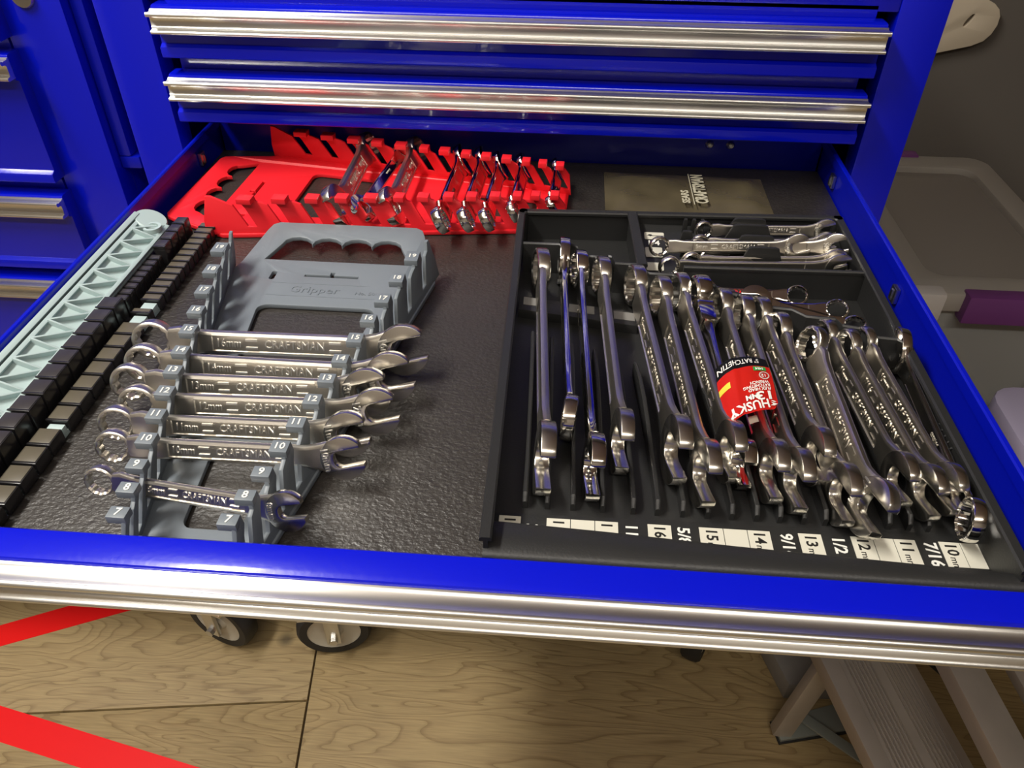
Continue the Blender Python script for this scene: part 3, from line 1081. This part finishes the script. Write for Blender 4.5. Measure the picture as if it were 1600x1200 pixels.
box(B, (-0.2572, -0.4050, F + 0.003), (-0.2470, -0.4005, F + 0.0085), 0.0006)
obj('spacer', B, RAILP, s2, s2o)
clips(s2, s2o, -0.2600, -0.2455, -0.4860, -0.4060, 5, 0.001, 0.0105, cap=SHEENO)
clips(s2, s2o, -0.2600, -0.2455, -0.4000, -0.2910, 7, 0.001, 0.0105, cap=SHEENO)
clips(s2, s2o, -0.2600, -0.2455, -0.2800, -0.2725, 1, 0.001, 0.0105, cap=SHEENO)
clips(s2, s2o, -0.2600, -0.2455, -0.2625, -0.1375, 13, 0.001, 0.0105, cap=SHEENO)

# ------------------------------------------------------------------ black wrench tray
tc = H(0.157, -0.3, 0)
tr = empty('wrench_tray', tc)
tag(tr, 'black plastic tray with ribbed slots and white size labels, right half of the drawer', 'tray')
TBK = -0.130
RIM = 0.030


def tpart(nm, B_, m=BLACKP, ang=35):
    return obj(nm, B_, m, tr, tc, ang=ang)


B = NB()
prism(B, [(0.0265, -0.488), (0.2985, -0.488), (0.2945, -0.1180), (0.0245, -0.1275)], 'z', F + 0.0006, F + 0.0028)
tpart('tray_floor', B)


def tray_wall(p, q, hgt, t=0.0025, rimw=0.006, nm='tray_wall', lift=0.001):
    B_ = NB()
    a, c = Vector((*p, F + lift)), Vector((*q, F + lift))
    d = (c - a).normalized()
    s_ = d.cross(Vector((0, 0, 1)))
    mt_ = Matrix((d, s_, Vector((0, 0, 1)))).transposed().to_4x4()
    mt_.translation = a
    L_ = (c - a).length
    q_ = NB()
    h_ = hgt - lift
    prism(q_, [(-t / 2, 0), (t / 2, 0), (t / 2, h_ - 0.003), (rimw / 2, h_ - 0.003), (rimw / 2, h_ - 0.001), (rimw / 2 - 0.001, h_),
               (-rimw / 2 + 0.001, h_), (-rimw / 2, h_ - 0.001), (-rimw / 2, h_ - 0.003), (-t / 2, h_ - 0.003)], 'x', -t / 2, L_ + t / 2)
    # local frame is (along, side, up) but the side axis points down-turned: keep z up
    join(B_, q_, mt_)
    return tpart(nm, B_)


tray_wall((0.0282, -0.486), (0.0240, -0.1290), RIM, rimw=0.0065)
tray_wall((0.0240, -0.1285), (0.2945, -0.1190), RIM, rimw=0.0065)
tray_wall((0.2940, -0.1190), (0.2972, -0.486), RIM, rimw=0.0065)
# small rounded corner fillets of the rim
for x, y in ((0.0250, -0.1295), (0.2930, -0.1200)):
    B = NB()
    lathe(B, [(0, 0.001), (0.0042, 0.001), (0.0045, RIM - 0.001), (0.0038, RIM), (0, RIM)], 16, Matrix.Translation((x, y, F)))
    tpart('corner', B)
# front lip, a broad roll that widens towards the left
B = NB()
sec = []
for x, yb in ((0.0268, -0.4660), (0.090, -0.4690), (0.160, -0.4735), (0.2985, -0.4800)):
    yf = -0.4925
    hL = 0.0215
    sec.append([B.verts.new((x, y, F + z)) for y, z in ((yf, 0.001), (yf - 0.0005, hL - 0.007), (yf + 0.002, hL - 0.002), (yf + 0.0055, hL), (yb - 0.002, hL - 0.0015), (yb, hL - 0.003), (yb + 0.0004, 0.001))])
for A_, C_ in zip(sec, sec[1:]):
    for i in range(7):
        B.faces.new((A_[i], A_[(i + 1) % 7], C_[(i + 1) % 7], C_[i]))
B.faces.new(sec[0])
B.faces.new(list(reversed(sec[-1])))
tpart('front_lip', B, ang=50)
B = NB()
prism(B, [(0.0285, -0.4475), (0.2965, -0.4430), (0.2965, -0.4800), (0.0285, -0.4800)], 'z', F + 0.002, F + 0.0040, 0.0004)
tpart('label_ledge', B)
# stepped wall behind the ring ends
SW = [(0.0285, -0.184), (0.0672, -0.1835), (0.0725, -0.188), (0.0736, -0.1975), (0.0766, -0.2004), (0.0945, -0.2010), (0.0965, -0.1990), (0.0990, -0.2000), (0.1015, -0.2095), (0.1201, -0.2105), (0.1225, -0.2120), (0.1245, -0.2205), (0.1275, -0.2225),
      (0.1495, -0.2230), (0.1528, -0.2343), (0.1748, -0.236), (0.1793, -0.2452), (0.201, -0.2486), (0.2075, -0.2613), (0.2258, -0.2632), (0.2343, -0.2715), (0.254, -0.2732), (0.2571, -0.2805), (0.2700, -0.2832), (0.2753, -0.2925), (0.2945, -0.2945)]
for i_, (x0_, x1_) in enumerate(((0, 1),)):
    B = NB()
    n = len(SW)
    lowr = []
    for (x, y) in SW:
        lowr.append([B.verts.new((x, y + d, F + z)) for d, z in ((-0.0015, 0.002), (-0.0015, 0.0292), (-0.0004, 0.0302), (0.0006, 0.0302), (0.0016, 0.0292), (0.0016, 0.002))])
    for A_, C_ in zip(lowr, lowr[1:]):
        for i in range(6):
            B.faces.new((A_[i], A_[(i + 1) % 6], C_[(i + 1) % 6], C_[i]))
    B.faces.new(lowr[0])
    B.faces.new(list(reversed(lowr[-1])))
    tpart('stepped_wall', B)
tray_wall((0.1185, -0.1290), (0.1222, -0.2095), 0.031, rimw=0.0085, t=0.005, nm='divider')
tray_wall((0.1560, -0.2085), (0.2940, -0.2055), 0.0290, rimw=0.0035, nm='divider')
# raised shelf for the rear right compartment, with its holding clips
B = NB()
prism(B, [(-0.2065, 0.002), (-0.2065, 0.009), (-0.1260, 0.0198), (-0.1260, 0.002)], 'x', 0.1245, 0.2920, 0.0005)
bmesh.ops.translate(B, verts=B.verts, vec=(0, 0, F))
tpart('sloped_shelf', B)


def clip_fin(x0, x1, y, h0, h1, tw=0.003):
    B_ = NB()
    xm = (x0 + x1) / 2
    hw_ = (x1 - x0) / 2
    prism(B_, [(xm - hw_ * 1.35, F + h0), (xm - hw_ * 0.8, F + h1 - 0.001), (xm - hw_ * 0.62, F + h1), (xm + hw_ * 0.62, F + h1), (xm + hw_ * 0.8, F + h1 - 0.001), (xm + hw_ * 1.35, F + h0)], 'y', y - tw / 2, y + tw / 2, 0.0008)
    tpart('wrench_clip', B_)


clip_fin(0.2000, 0.2320, -0.1345, 0.014, 0.0335)
clip_fin(0.1970, 0.2320, -0.1478, 0.012, 0.0345)
clip_fin(0.2010, 0.2330, -0.1655, 0.010, 0.0345)
clip_fin(0.2040, 0.2340, -0.1845, 0.010, 0.0345)
for x in (0.161, 0.168, 0.175):
    clip_fin(x, x + 0.004, -0.1350, 0.014, 0.031)
for y_ in (-0.152, -0.168):
    clip_fin(0.158, 0.168, y_, 0.012, 0.029)
# stickers of the rear compartment


def sheet(bm_, pts, dz=0.0003):
    vs_ = [bm_.verts.new(p) for p in pts]
    bm_.faces.new(vs_)
    return bm_


def slope_h(y):
    return 0.009 + (y + 0.2065) / (0.0745) * 0.010 + 0.0004


def sticker(x0, x1, ya, yb, m=LABELP, nm='sticker'):
    B_ = NB()
    q_ = plate(rrect(x0, min(ya, yb), x1, max(ya, yb), 0.0012, 3), [], 0, 0.0003)
    for v in q_.verts:
        v.co.z += F + slope_h(v.co.y)
    join(B_, q_)
    return tpart(nm, B_, m)


def slope_text(s_, x, y, size, m=WHITEP):
    B_ = NB()
    q_ = text(s_, size, 0.0002, 0.0002)
    for v in q_.verts:
        v.co.x += x
        v.co.y = v.co.y * 1.0 + y
        v.co.z += F + slope_h(v.co.y) + 0.0004
    join(B_, q_)
    return tpart('size_mark', B_, m)


sticker(0.1290, 0.1455, -0.1385, -0.1480)
slope_text('________', 0.1400, -0.1422, 0.0028, INK)
B = NB()
q = plate([(0.0, 0.0), (0.0014, 0.0012), (0.0032, 0.0012), (0.0040, 0.0002), (0.0030, -0.0006), (0.0026, -0.0014), (0.0018, -0.0006)], [], 0, 0.0002)
for v in q.verts:
    v.co.x += 0.1315
    v.co.y += -0.1430
    v.co.z += F + slope_h(v.co.y) + 0.0004
join(B, q)
tpart('logo', B, INK)
slope_text('1/4', 0.1360, -0.1535, 0.0085)
sticker(0.1290, 0.1430, -0.1590, -0.1720)
sticker(0.1290, 0.1430, -0.1790, -0.1890)
slope_text('11/32', 0.1375, -0.1960, 0.0080)

# ribs between the wrench slots
RX = [(0.0460, 0.0420), (0.0587, 0.0560), (0.0734, 0.0700), (0.0904, 0.0860), (0.1077, 0.1010), (0.1214, 0.1140), (0.1357, 0.1270), (0.1496, 0.1430), (0.1632, 0.1560), (0.1769, 0.1720),
      (0.1899, 0.1860), (0.2031, 0.1985), (0.2150, 0.2110), (0.2338, 0.2250), (0.2499, 0.2395), (0.2610, 0.2530), (0.2715, 0.2650)]
for i, (xn, xf) in enumerate(RX):
    yn, yf = -0.4420, -0.285 - 0.006 * i
    if i > 12:
        yf = -0.345
    B = NB()
    nseg = 6
    rows = []
    for k in range(nseg + 1):
        t_ = k / nseg
        y = yn + (yf - yn) * t_
        x = xn + (xf - xn) * (t_ ** 1.5)
        hh = 0.0125 if t_ < 0.35 else 0.0125 + 0.006 * min(1, (t_ - 0.35) / 0.25)
        if k == 0:
            hh = 0.0085
        if k == nseg:
            hh = 0.015
        rows.append([B.verts.new((x + dx, y, F + z)) for dx, z in ((-0.0013, 0.002), (-0.0013, hh - 0.0006), (-0.0006, hh), (0.0006, hh), (0.0013, hh - 0.0006), (0.0013, 0.002))])
        if k == 0:
            y2 = yn + 0.004
            rows.append([B.verts.new((x + dx, y2, F + z)) for dx, z in ((-0.0014, 0.002), (-0.0014, 0.0118), (-0.0007, 0.0125), (0.0007, 0.0125), (0.0014, 0.0118), (0.0014, 0.002))])
    for A_, C_ in zip(rows, rows[1:]):
        for j in range(6):
            B.faces.new((A_[j], A_[(j + 1) % 6], C_[(j + 1) % 6], C_[j]))
    B.faces.new(rows[0])
    B.faces.new(list(reversed(rows[-1])))
    tpart('rib', B)
# raised cross ledge with grey stickers near the ring ends
B = NB()
prism(B, [(0.0290, -0.2510), (0.0290, -0.2330), (0.1180, -0.2480), (0.1180, -0.2660)], 'z', F + 0.002, F + 0.0105, 0.0006)
tpart('cross_ledge', B)
for x0_, x1_, yy in ((0.0325, 0.0470, -0.2397), (0.0675, 0.0865, -0.2468), (0.1010, 0.1165, -0.2532)):
    B = NB()
    join(B, plate([(x0_, yy - 0.005), (x1_, yy - 0.0072), (x1_, yy + 0.0028), (x0_, yy + 0.005)], [], F + 0.0105, F + 0.0109))
    tpart('sticker', B, GREYLAB)
# vent ridges on the right wall
for i in range(5):
    y_ = -0.3722 - 0.0053 * i
    B = NB()
    beam(B, (0.2905, y_, F + 0.0185), (0.2955, y_ + 0.0003, F + 0.0225), 0.0012, 0.0012)
    tpart('ridge', B)

# strip of size labels
ZL = F + 0.0040
YT, YB = -0.4497, -0.4665


def lab_box(x0, x1, s_=None, sub=None):
    B_ = NB()
    join(B_, plate([(x0, YB), (x1, YB), (x1, YT), (x0, YT)], [], ZL, ZL + 0.0003))
    t_ = tpart('label', B_, LABELP)
    if s_:
        B_ = NB()
        join(B_, text(s_, 0.0088, 0.0002, 0.00015, 'LEFT'), Matrix.Translation(((x0 + x1) / 2 - 0.0002, YT - 0.0006, ZL + 0.0004)) @ Matrix.Rotation(R(-90), 4, 'Z'))
        if sub:
            wd_ = 0.0095 if len(s_) > 1 else 0.004
            join(B_, text(sub, 0.0056, 0.0002, 0, 'LEFT'), Matrix.Translation(((x0 + x1) / 2 - 0.0010, YT - 0.0008 - wd_, ZL + 0.0004)) @ Matrix.Rotation(R(-90), 4, 'Z'))
        obj('number', B_, INK, t_, tc, smooth=False)


def lab_txt(x, s_, dy=0.0):
    B_ = NB()
    join(B_, text(s_, 0.0094, 0.0002, 0.00022, 'LEFT'), Matrix.Translation((x, YT - 0.0008 - dy, ZL + 0.0003)) @ Matrix.Rotation(R(-90), 4, 'Z'))
    tpart('size_mark', B_, WHITEP)


lab_box(0.0321, 0.0444, '1')
lab_txt(0.0505, '3/4', 0.004)
lab_box(0.0590, 0.0722, '1')
lab_box(0.0726, 0.0858)
lab_box(0.0862, 0.0990, '1')
lab_txt(0.1062, '11')
lab_box(0.1155, 0.1285, '16')
lab_txt(0.1350, '5/8')
lab_box(0.1440, 0.1572, '15', 'mm')
lab_box(0.1576, 0.1704)
lab_box(0.1708, 0.1830, '14', 'mm')
lab_txt(0.1915, '9/16')
lab_box(0.1985, 0.2110, '13', 'mm')
lab_txt(0.2195, '1/2')
lab_box(0.2270, 0.2388, '12', 'mm')
lab_box(0.2392, 0.2500)
lab_box(0.2504, 0.2618, '11', 'mm')
lab_txt(0.2690, '7/16')
lab_box(0.2745, 0.2855, '10', 'mm')
lab_box(0.2859, 0.2955)

# ------------------------------------------------------------------ red printed tag on the flex head wrench
tgo = empty('paper_tag', H(0.177, -0.365, 0.036))
tag(tgo, 'red and black printed paper tag wrapped over the wrenches in the black tray', 'tag')
TL, TR_, BL, BR = Vector((0.1612, -0.3461)), Vector((0.1938, -0.3374)), Vector((0.1614, -0.3977)), Vector((0.1945, -0.3820))


def card(u, v, d=0.0):
    """u 0 (right) .. 1 (left) reading direction, v 0 (far) .. 1 (near)"""
    p = (TR_ * (1 - u) + TL * u) * (1 - v) + (BR * (1 - u) + BL * u) * v
    z = 0.0372 + 0.0035 * math.sin(PI * min(1, u * 1.1)) - 0.006 * max(0, (u - 0.82) / 0.18) ** 2 + 0.0013 * math.sin(5 * v + 2 * u)
    z += 0.0010 * math.exp(-((u - 0.72) / 0.05) ** 2)
    return Vector((p.x, p.y, F + z + d))


def card_patch(u0, u1, v0, v1, d, nu=16, nv_=14, edge=None):
    q_ = NB()
    rows = []
    for j in range(nv_ + 1):
        row = []
        for i in range(nu + 1):
            u = u0 + (u1 - u0) * i / nu
            v = v0 + (v1 - v0) * j / nv_
            if edge:
                v = v0 + (v1 * edge(u) - v0) * j / nv_
            row.append(q_.verts.new(card(u, v, d)))
        rows.append(row)
    for a_, c_ in zip(rows, rows[1:]):
        for i in range(nu):
            q_.faces.new((a_[i], a_[i + 1], c_[i + 1], c_[i]))
    return q_


def edge_near(u):
    return min(1.0, 0.86 + 1.2 * u) if u < 0.12 else 1.0


def thick(q_, t_=0.0004):
    r_ = bmesh.ops.solidify(q_, geom=list(q_.faces), thickness=t_)
    return q_


toff = H(0.177, -0.365, 0.036)
obj('card', thick(card_patch(0, 1, 0.16, 1.0, 0.0, 20, 16, edge_near)), CARDRED, tgo, toff, ang=60)
obj('band', thick(card_patch(0, 1, -0.06, 0.16, 0.0, 20, 4)), CARDBLK, tgo, toff, ang=60)
q = card_patch(0.45, 0.62, 0.98, 1.12, -0.004, 6, 3)
obj('card_back', thick(q), CARDBACK, tgo, toff, ang=60)
WU, HV = 0.034, 0.050


def card_text(s_, u, v, size, m, width=None, nm='lettering', bold=0.00008):
    """text with its baseline direction along u; left end of the text at u"""
    q_ = text(s_, size, 0.0, bold, 'LEFT')
    wd_ = max(v_.co.x for v_ in q_.verts) - min(v_.co.x for v_ in q_.verts)
    sc_ = (width / wd_) if width else 1.0
    for v_ in q_.verts:
        x, y = v_.co.x * sc_, v_.co.y
        v_.co = card(u + x / WU, v + y / HV, 0.0007)
    obj(nm, q_, m, tgo, toff, smooth=False, recalc=True)


card_text('5" RATCHETIN', 0.20, 0.055, 0.0068, CARDWHT, 0.0265)
card_text('HUSKY', 0.19, 0.875, 0.0120, CARDWHT, 0.0255, bold=0.0003)
card_text('13', 0.05, 0.720, 0.0105, CARDWHT, 0.0100, bold=0.0003)
card_text('MM', 0.38, 0.715, 0.0066, CARDWHT, 0.0075, bold=0.0002)
card_text('FLEX HEAD', 0.09, 0.605, 0.0034, CARDWHT, 0.0150)
card_text('RATCHETING', 0.09, 0.545, 0.0034, CARDWHT, 0.0178)
card_text('WRENCH', 0.11, 0.485, 0.0034, CARDWHT, 0.0125)
card_text('1001', 0.80, 0.96, 0.0026, CARDWHT, 0.0045)
q = card_patch(0.10, 0.36, 0.19, 0.27, 0.0005, 4, 3)
obj('green_mark', q, CARDGRN, tgo, toff)
card_text('MM', 0.16, 0.23, 0.0034, CARDWHT, 0.0052)
q = card_patch(0.82, 0.995, 0.33, 0.43, 0.0005, 4, 3)
obj('yellow_mark', q, CARDYEL, tgo, toff)
q = plate(arc(0, 0, 0.0037, 0, 360, 24)[:-1], [arc(0, 0, 0.0028, 0, 360, 24)[:-1]], -0.0001, 0.0001)
for v in q.verts:
    v.co = card(0.17 + v.co.x / WU, 0.37 + v.co.y / HV, 0.0007)
obj('ring_mark', q, CARDWHT, tgo, toff, smooth=False)
card_text('12', 0.125, 0.37, 0.0036, CARDWHT, 0.0030)
for pts in ([(0.03, 0.90), (0.10, 0.935), (0.185, 0.93), (0.12, 0.905), (0.16, 0.865), (0.10, 0.88)], [(0.04, 0.86), (0.09, 0.865), (0.155, 0.835), (0.10, 0.835)]):
    q = NB()
    q.faces.new([q.verts.new(card(u, v, 0.0008)) for u, v in pts])
    obj('logo', q, CARDWHT, tgo, toff, smooth=False)

# ------------------------------------------------------------------ vinyl pouch
pc = H(0.178, -0.022, 0)
po = empty('vinyl_pouch', pc)
tag(po, 'smoky translucent vinyl tool pouch lying flat at the back of the drawer', 'pouch')
B = NB()
rows = []
NX, NY = 28, 14
for j in range(NY + 1):
    row = []
    for i in range(NX + 1):
        u, v = i / NX, j / NY
        x = 0.0985 + 0.157 * u
        y = -0.066 + 0.083 * v - 0.004 * u * v
        e = min(u, 1 - u) * NX / 3
        e2 = min(v, 1 - v) * NY / 3
        z = 0.0012 + 0.0050 * min(1, e) * min(1, e2) * (0.8 + 0.35 * math.sin(9 * u + 3 * v) * math.sin(5 * v + 1))
        row.append(B.verts.new(H(x, y, z)))
    rows.append(row)
for a_, c_ in zip(rows, rows[1:]):
    for i in range(NX):
        B.faces.new((a_[i], a_[i + 1], c_[i + 1], c_[i]))
top_f = list(B.faces)
r_ = bmesh.ops.extrude_face_region(B, geom=top_f)
for v in [g_ for g_ in r_['geom'] if isinstance(g_, bmesh.types.BMVert)]:
    v.co.z = F + 0.0006
obj('bag', B, VINYL, po, pc, ang=60)
B = NB()
join(B, text('CRAFTSMAN', 0.0135, 0.0003, 0.0004), Matrix.Translation(H(0.1895, -0.028, 0.0082)) @ Matrix.Rotation(R(90), 4, 'Z') @ Matrix.Diagonal((0.80, 1.2, 1, 1)))
join(B, text('SEARS', 0.0100, 0.0003, 0.0003), Matrix.Translation(H(0.1745, -0.046, 0.0082)) @ Matrix.Rotation(R(90), 4, 'Z'))
box(B, H(0.1808, -0.062, 0.0081), H(0.1816, 0.004, 0.0084))
obj('lettering', B, VINYLTXT, po, pc, smooth=False)

# ------------------------------------------------------------------ floor tape
B = NB()
prism(B, [(-1.02, -0.095), (-0.896, -0.038), (-0.50, 0.144), (-0.50, 0.205), (-0.922, 0.002), (-1.02, -0.045)], 'z', 0.0, 0.0004)
tag(obj('floor_tape', B, TAPE), 'short red floor tape strip running under the left cabinet', 'tape')
B = NB()
prism(B, [(-1.50, -0.010), (-0.833, -0.143), (0.20, -0.350), (0.20, -0.401), (-0.797, -0.202), (-1.50, -0.061)], 'z', 0.0, 0.0004)
tag(obj('floor_tape', B, TAPE), 'broad red floor tape strip on plywood at the lower left', 'tape')

# ------------------------------------------------------------------ folding step stool
lc = (0.60, -0.2, 0)
ld = empty('step_ladder', lc)
tag(ld, 'dull aluminium folding step ladder with grooved treads under the right end of the drawer', 'ladder')


def lpart(nm, B_, m=ALUD):
    return obj(nm, B_, m, ld, lc)


def tread(x0, x1, ya, yb, z, sk):
    B_ = NB()
    box(B_, (x0, ya, z - 0.018), (x1, yb, z), 0.002)
    for v in B_.verts:
        v.co.x += sk * (yb - v.co.y)
    lpart('tread', B_)
    B_ = NB()
    n_ = 16
    for i in range(n_):
        t_ = (i + 0.5) / n_
        if 0.44 < t_ < 0.56:
            continue
        xx = x0 + 0.012 + (x1 - x0 - 0.024) * t_
        box(B_, (xx - 0.0012, ya + 0.004, z), (xx + 0.0012, yb - 0.004, z + 0.0016))
    for v in B_.verts:
        v.co.x += sk * (yb - v.co.y)
    lpart('tread_ridges', B_, ALUG)


tread(0.472, 0.590, -0.32, 0.02, 0.20, 0.20)
tread(0.668, 0.79, -0.32, 0.02, 0.30, 0.10)
# channel rails along the treads
for x, z, sk, wd in ((0.452, 0.202, 0.22, 0.024), (0.592, 0.302, 0.12, 0.045)):
    B = NB()
    beam(B, (x, 0.03, z), (x + sk * 0.36, -0.33, z), wd, 0.03, bev=0.002)
    lpart('rail', B)
# rear leg, foot and brace
B = NB()
beam(B, (0.500, -0.060, 0.205), (0.452, -0.092, 0.006), 0.03, 0.02, up=(0, 1, 0), bev=0.002)
lpart('leg', B)
B = NB()
beam(B, (0.560, 0.02, 0.19), (0.575, -0.07, 0.006), 0.03, 0.02, up=(1, 0, 0), bev=0.002)
lpart('leg', B)
B = NB()
prism(B, [(0.442, -0.075), (0.450, -0.108), (0.565, -0.080), (0.560, -0.035)], 'z', 0.004, 0.010, 0.001)
lpart('foot_plate', B, FOOT)
B = NB()
prism(B, [(0.440, -0.074), (0.448, -0.111), (0.567, -0.083), (0.562, -0.033)], 'z', 0.0, 0.0045, 0.001)
lpart('foot_pad', B, RUBBER)
B = NB()
beam(B, (0.470, -0.065, 0.030), (0.585, -0.165, 0.045), 0.018, 0.004, bev=0.001)
lpart('brace', B, FOOT)
B = NB()
beam(B, (0.610, -0.02, 0.20), (0.670, -0.10, 0.20), 0.03, 0.012, bev=0.002)
lpart('spreader', B, RUBBER)

# end frames that carry the treads
for y_, xs in ((0.035, 0.50), (-0.345, 0.57)):
    B = NB()
    beam(B, (xs, y_, 0.185), (xs + 0.40, y_, 0.52), 0.02, 0.035, bev=0.002)
    lpart('side_rail', B)
    B = NB()
    beam(B, (xs + 0.39, y_, 0.515), (xs + 0.56, y_, 0.0), 0.02, 0.03, up=(1, 0, 0), bev=0.002)
    lpart('leg', B)
B = NB()
beam(B, (0.572, -0.335, 0.19), (0.535, -0.35, 0.0), 0.03, 0.02, up=(0, 1, 0), bev=0.002)
lpart('leg', B)

# crate behind the ladder
B = NB()
prism(B, [(0.430, 0.10), (0.470, -0.030), (0.66, -0.02), (0.66, 0.12)], 'z', 0.0, 0.045, 0.004)
tag(obj('storage_crate', B, GREYBOX), 'flat grey plastic crate on the floor behind the ladder foot', 'crate')

# ------------------------------------------------------------------ storage bins at the right
bc = (0.74, 0.6, 0)
bn = empty('storage_bin', bc)
tag(bn, 'large translucent storage bin with purple latches, right of the blue cabinet', 'storage bin')
ZB = 0.58


def bpart(nm, B_, m):
    return obj(nm, B_, m, bn, bc)


B = NB()
lo_out, hi_out = rrect(0.640, 0.375, 0.885, 0.835, 0.03), rrect(0.622, 0.352, 0.905, 0.858, 0.035)
n = len(lo_out)
A_ = [B.verts.new((x, y, 0.285)) for x, y in lo_out]
C_ = [B.verts.new((x, y, ZB - 0.03)) for x, y in hi_out]
for i in range(n):
    B.faces.new((A_[i], A_[(i + 1) % n], C_[(i + 1) % n], C_[i]))
B.faces.new(list(reversed(A_)))
bpart('body', B, BINBODY)
B = plate(rrect(0.608, 0.338, 0.918, 0.872, 0.04, 6), [rrect(0.655, 0.395, 0.872, 0.815, 0.03, 6)], ZB - 0.034, ZB, 0.004)
bpart('lid_rim', B, BINRIM)
B = plate(rrect(0.652, 0.392, 0.875, 0.818, 0.03, 6), [], ZB - 0.016, ZB - 0.013, 0.001)
bpart('lid_panel', B, BINLID)
for ya, yb, xa, xb in ((0.322, 0.350, 0.692, 0.835), (0.860, 0.888, 0.692, 0.785)):
    B = NB()
    box(B, (xa, ya, ZB - 0.045), (xb, yb, ZB + 0.004), 0.004)
    bpart('latch', B, PURPLE)
for x in (0.633, 0.893):
    B = NB()
    box(B, (x - 0.024, 0.330, ZB - 0.05), (x + 0.03, 0.36, ZB + 0.002), 0.006)
    box(B, (x - 0.012, 0.332, ZB - 0.085), (x + 0.012, 0.350, ZB - 0.05), 0.005)
    bpart('corner_guard', B, BINWHITE)
B = NB()
box(B, (0.665, 0.60, 0.29), (0.73, 0.80, 0.50), 0.01)
tag(obj('folded_cloth', B, BOXBROWN), 'tan folded cloth standing inside the large translucent bin', 'cloth')
sb_ = empty('shelf_rack', (0.8, 0.6, 0))
tag(sb_, 'dark brown low shelf under the large translucent bin', 'shelf')
B = NB()
box(B, (0.60, 0.30, 0.262), (1.25, 0.95, 0.284), 0.002)
obj('board', B, SHELFM, sb_, (0.8, 0.6, 0))
for x in (0.70, 1.2):
    B = NB()
    box(B, (x, 0.33, 0.0), (x + 0.03, 0.92, 0.262), 0.002)
    obj('support', B, SHELFM, sb_, (0.8, 0.6, 0))
b2 = empty('storage_bin', (0.72, 0.1, 0))
tag(b2, 'small bin with lavender lid and pale yellow body cut by the right picture edge', 'storage bin')
B = NB()
prism(B, rrect(0.705, 0.05, 0.93, 0.215, 0.04), 'z', 0.46, 0.50, 0.006)
obj('lid', B, LAVEND, b2, (0.72, 0.1, 0))
B = NB()
prism(B, rrect(0.713, 0.058, 0.92, 0.207, 0.04), 'z', 0.0, 0.459, 0.004)
obj('body', B, YELLOWISH, b2, (0.72, 0.1, 0))

# cream paddle shaped board on the back wall
pb = empty('paddle_board', (0.85, 1.17, 0.76))
tag(pb, 'cream board with rounded end and slot hung behind the cabinet, upper right', 'board')
out = [(0.70, 0.640), (0.890, 0.696), (0.955, 0.712), (0.978, 0.723), (0.990, 0.738), (0.996, 0.757), (0.995, 0.776), (0.988, 0.790), (0.975, 0.801), (0.955, 0.810), (0.93, 0.818), (0.70, 0.83)]
sl = []
for k in range(16):
    a = 2 * PI * k / 16
    ex, ez = 0.0048 * math.cos(a), 0.0150 * math.sin(a)
    sl.append((0.9315 + ex * 0.86 + ez * 0.5, 0.766 - ex * 0.5 + ez * 0.86))
q = plate(out, [sl], 0.0, 0.012, 0.002)
bmesh.ops.rotate(q, verts=q.verts, cent=(0, 0, 0), matrix=Matrix.Rotation(R(90), 3, 'X'))
bmesh.ops.translate(q, verts=q.verts, vec=(0, 1.188, 0))
obj('board', q, TAN, pb, (0.85, 1.17, 0.76))
q = plate([(x * 1.0, z) for x, z in rrect(0.915, 0.745, 0.948, 0.787, 0.006)], [], 0.0, 0.002)
bmesh.ops.rotate(q, verts=q.verts, cent=(0, 0, 0), matrix=Matrix.Rotation(R(90), 3, 'X'))
bmesh.ops.translate(q, verts=q.verts, vec=(0, 1.1895, 0))
obj('slot_backing', q, TANDK, pb, (0.85, 1.17, 0.76))
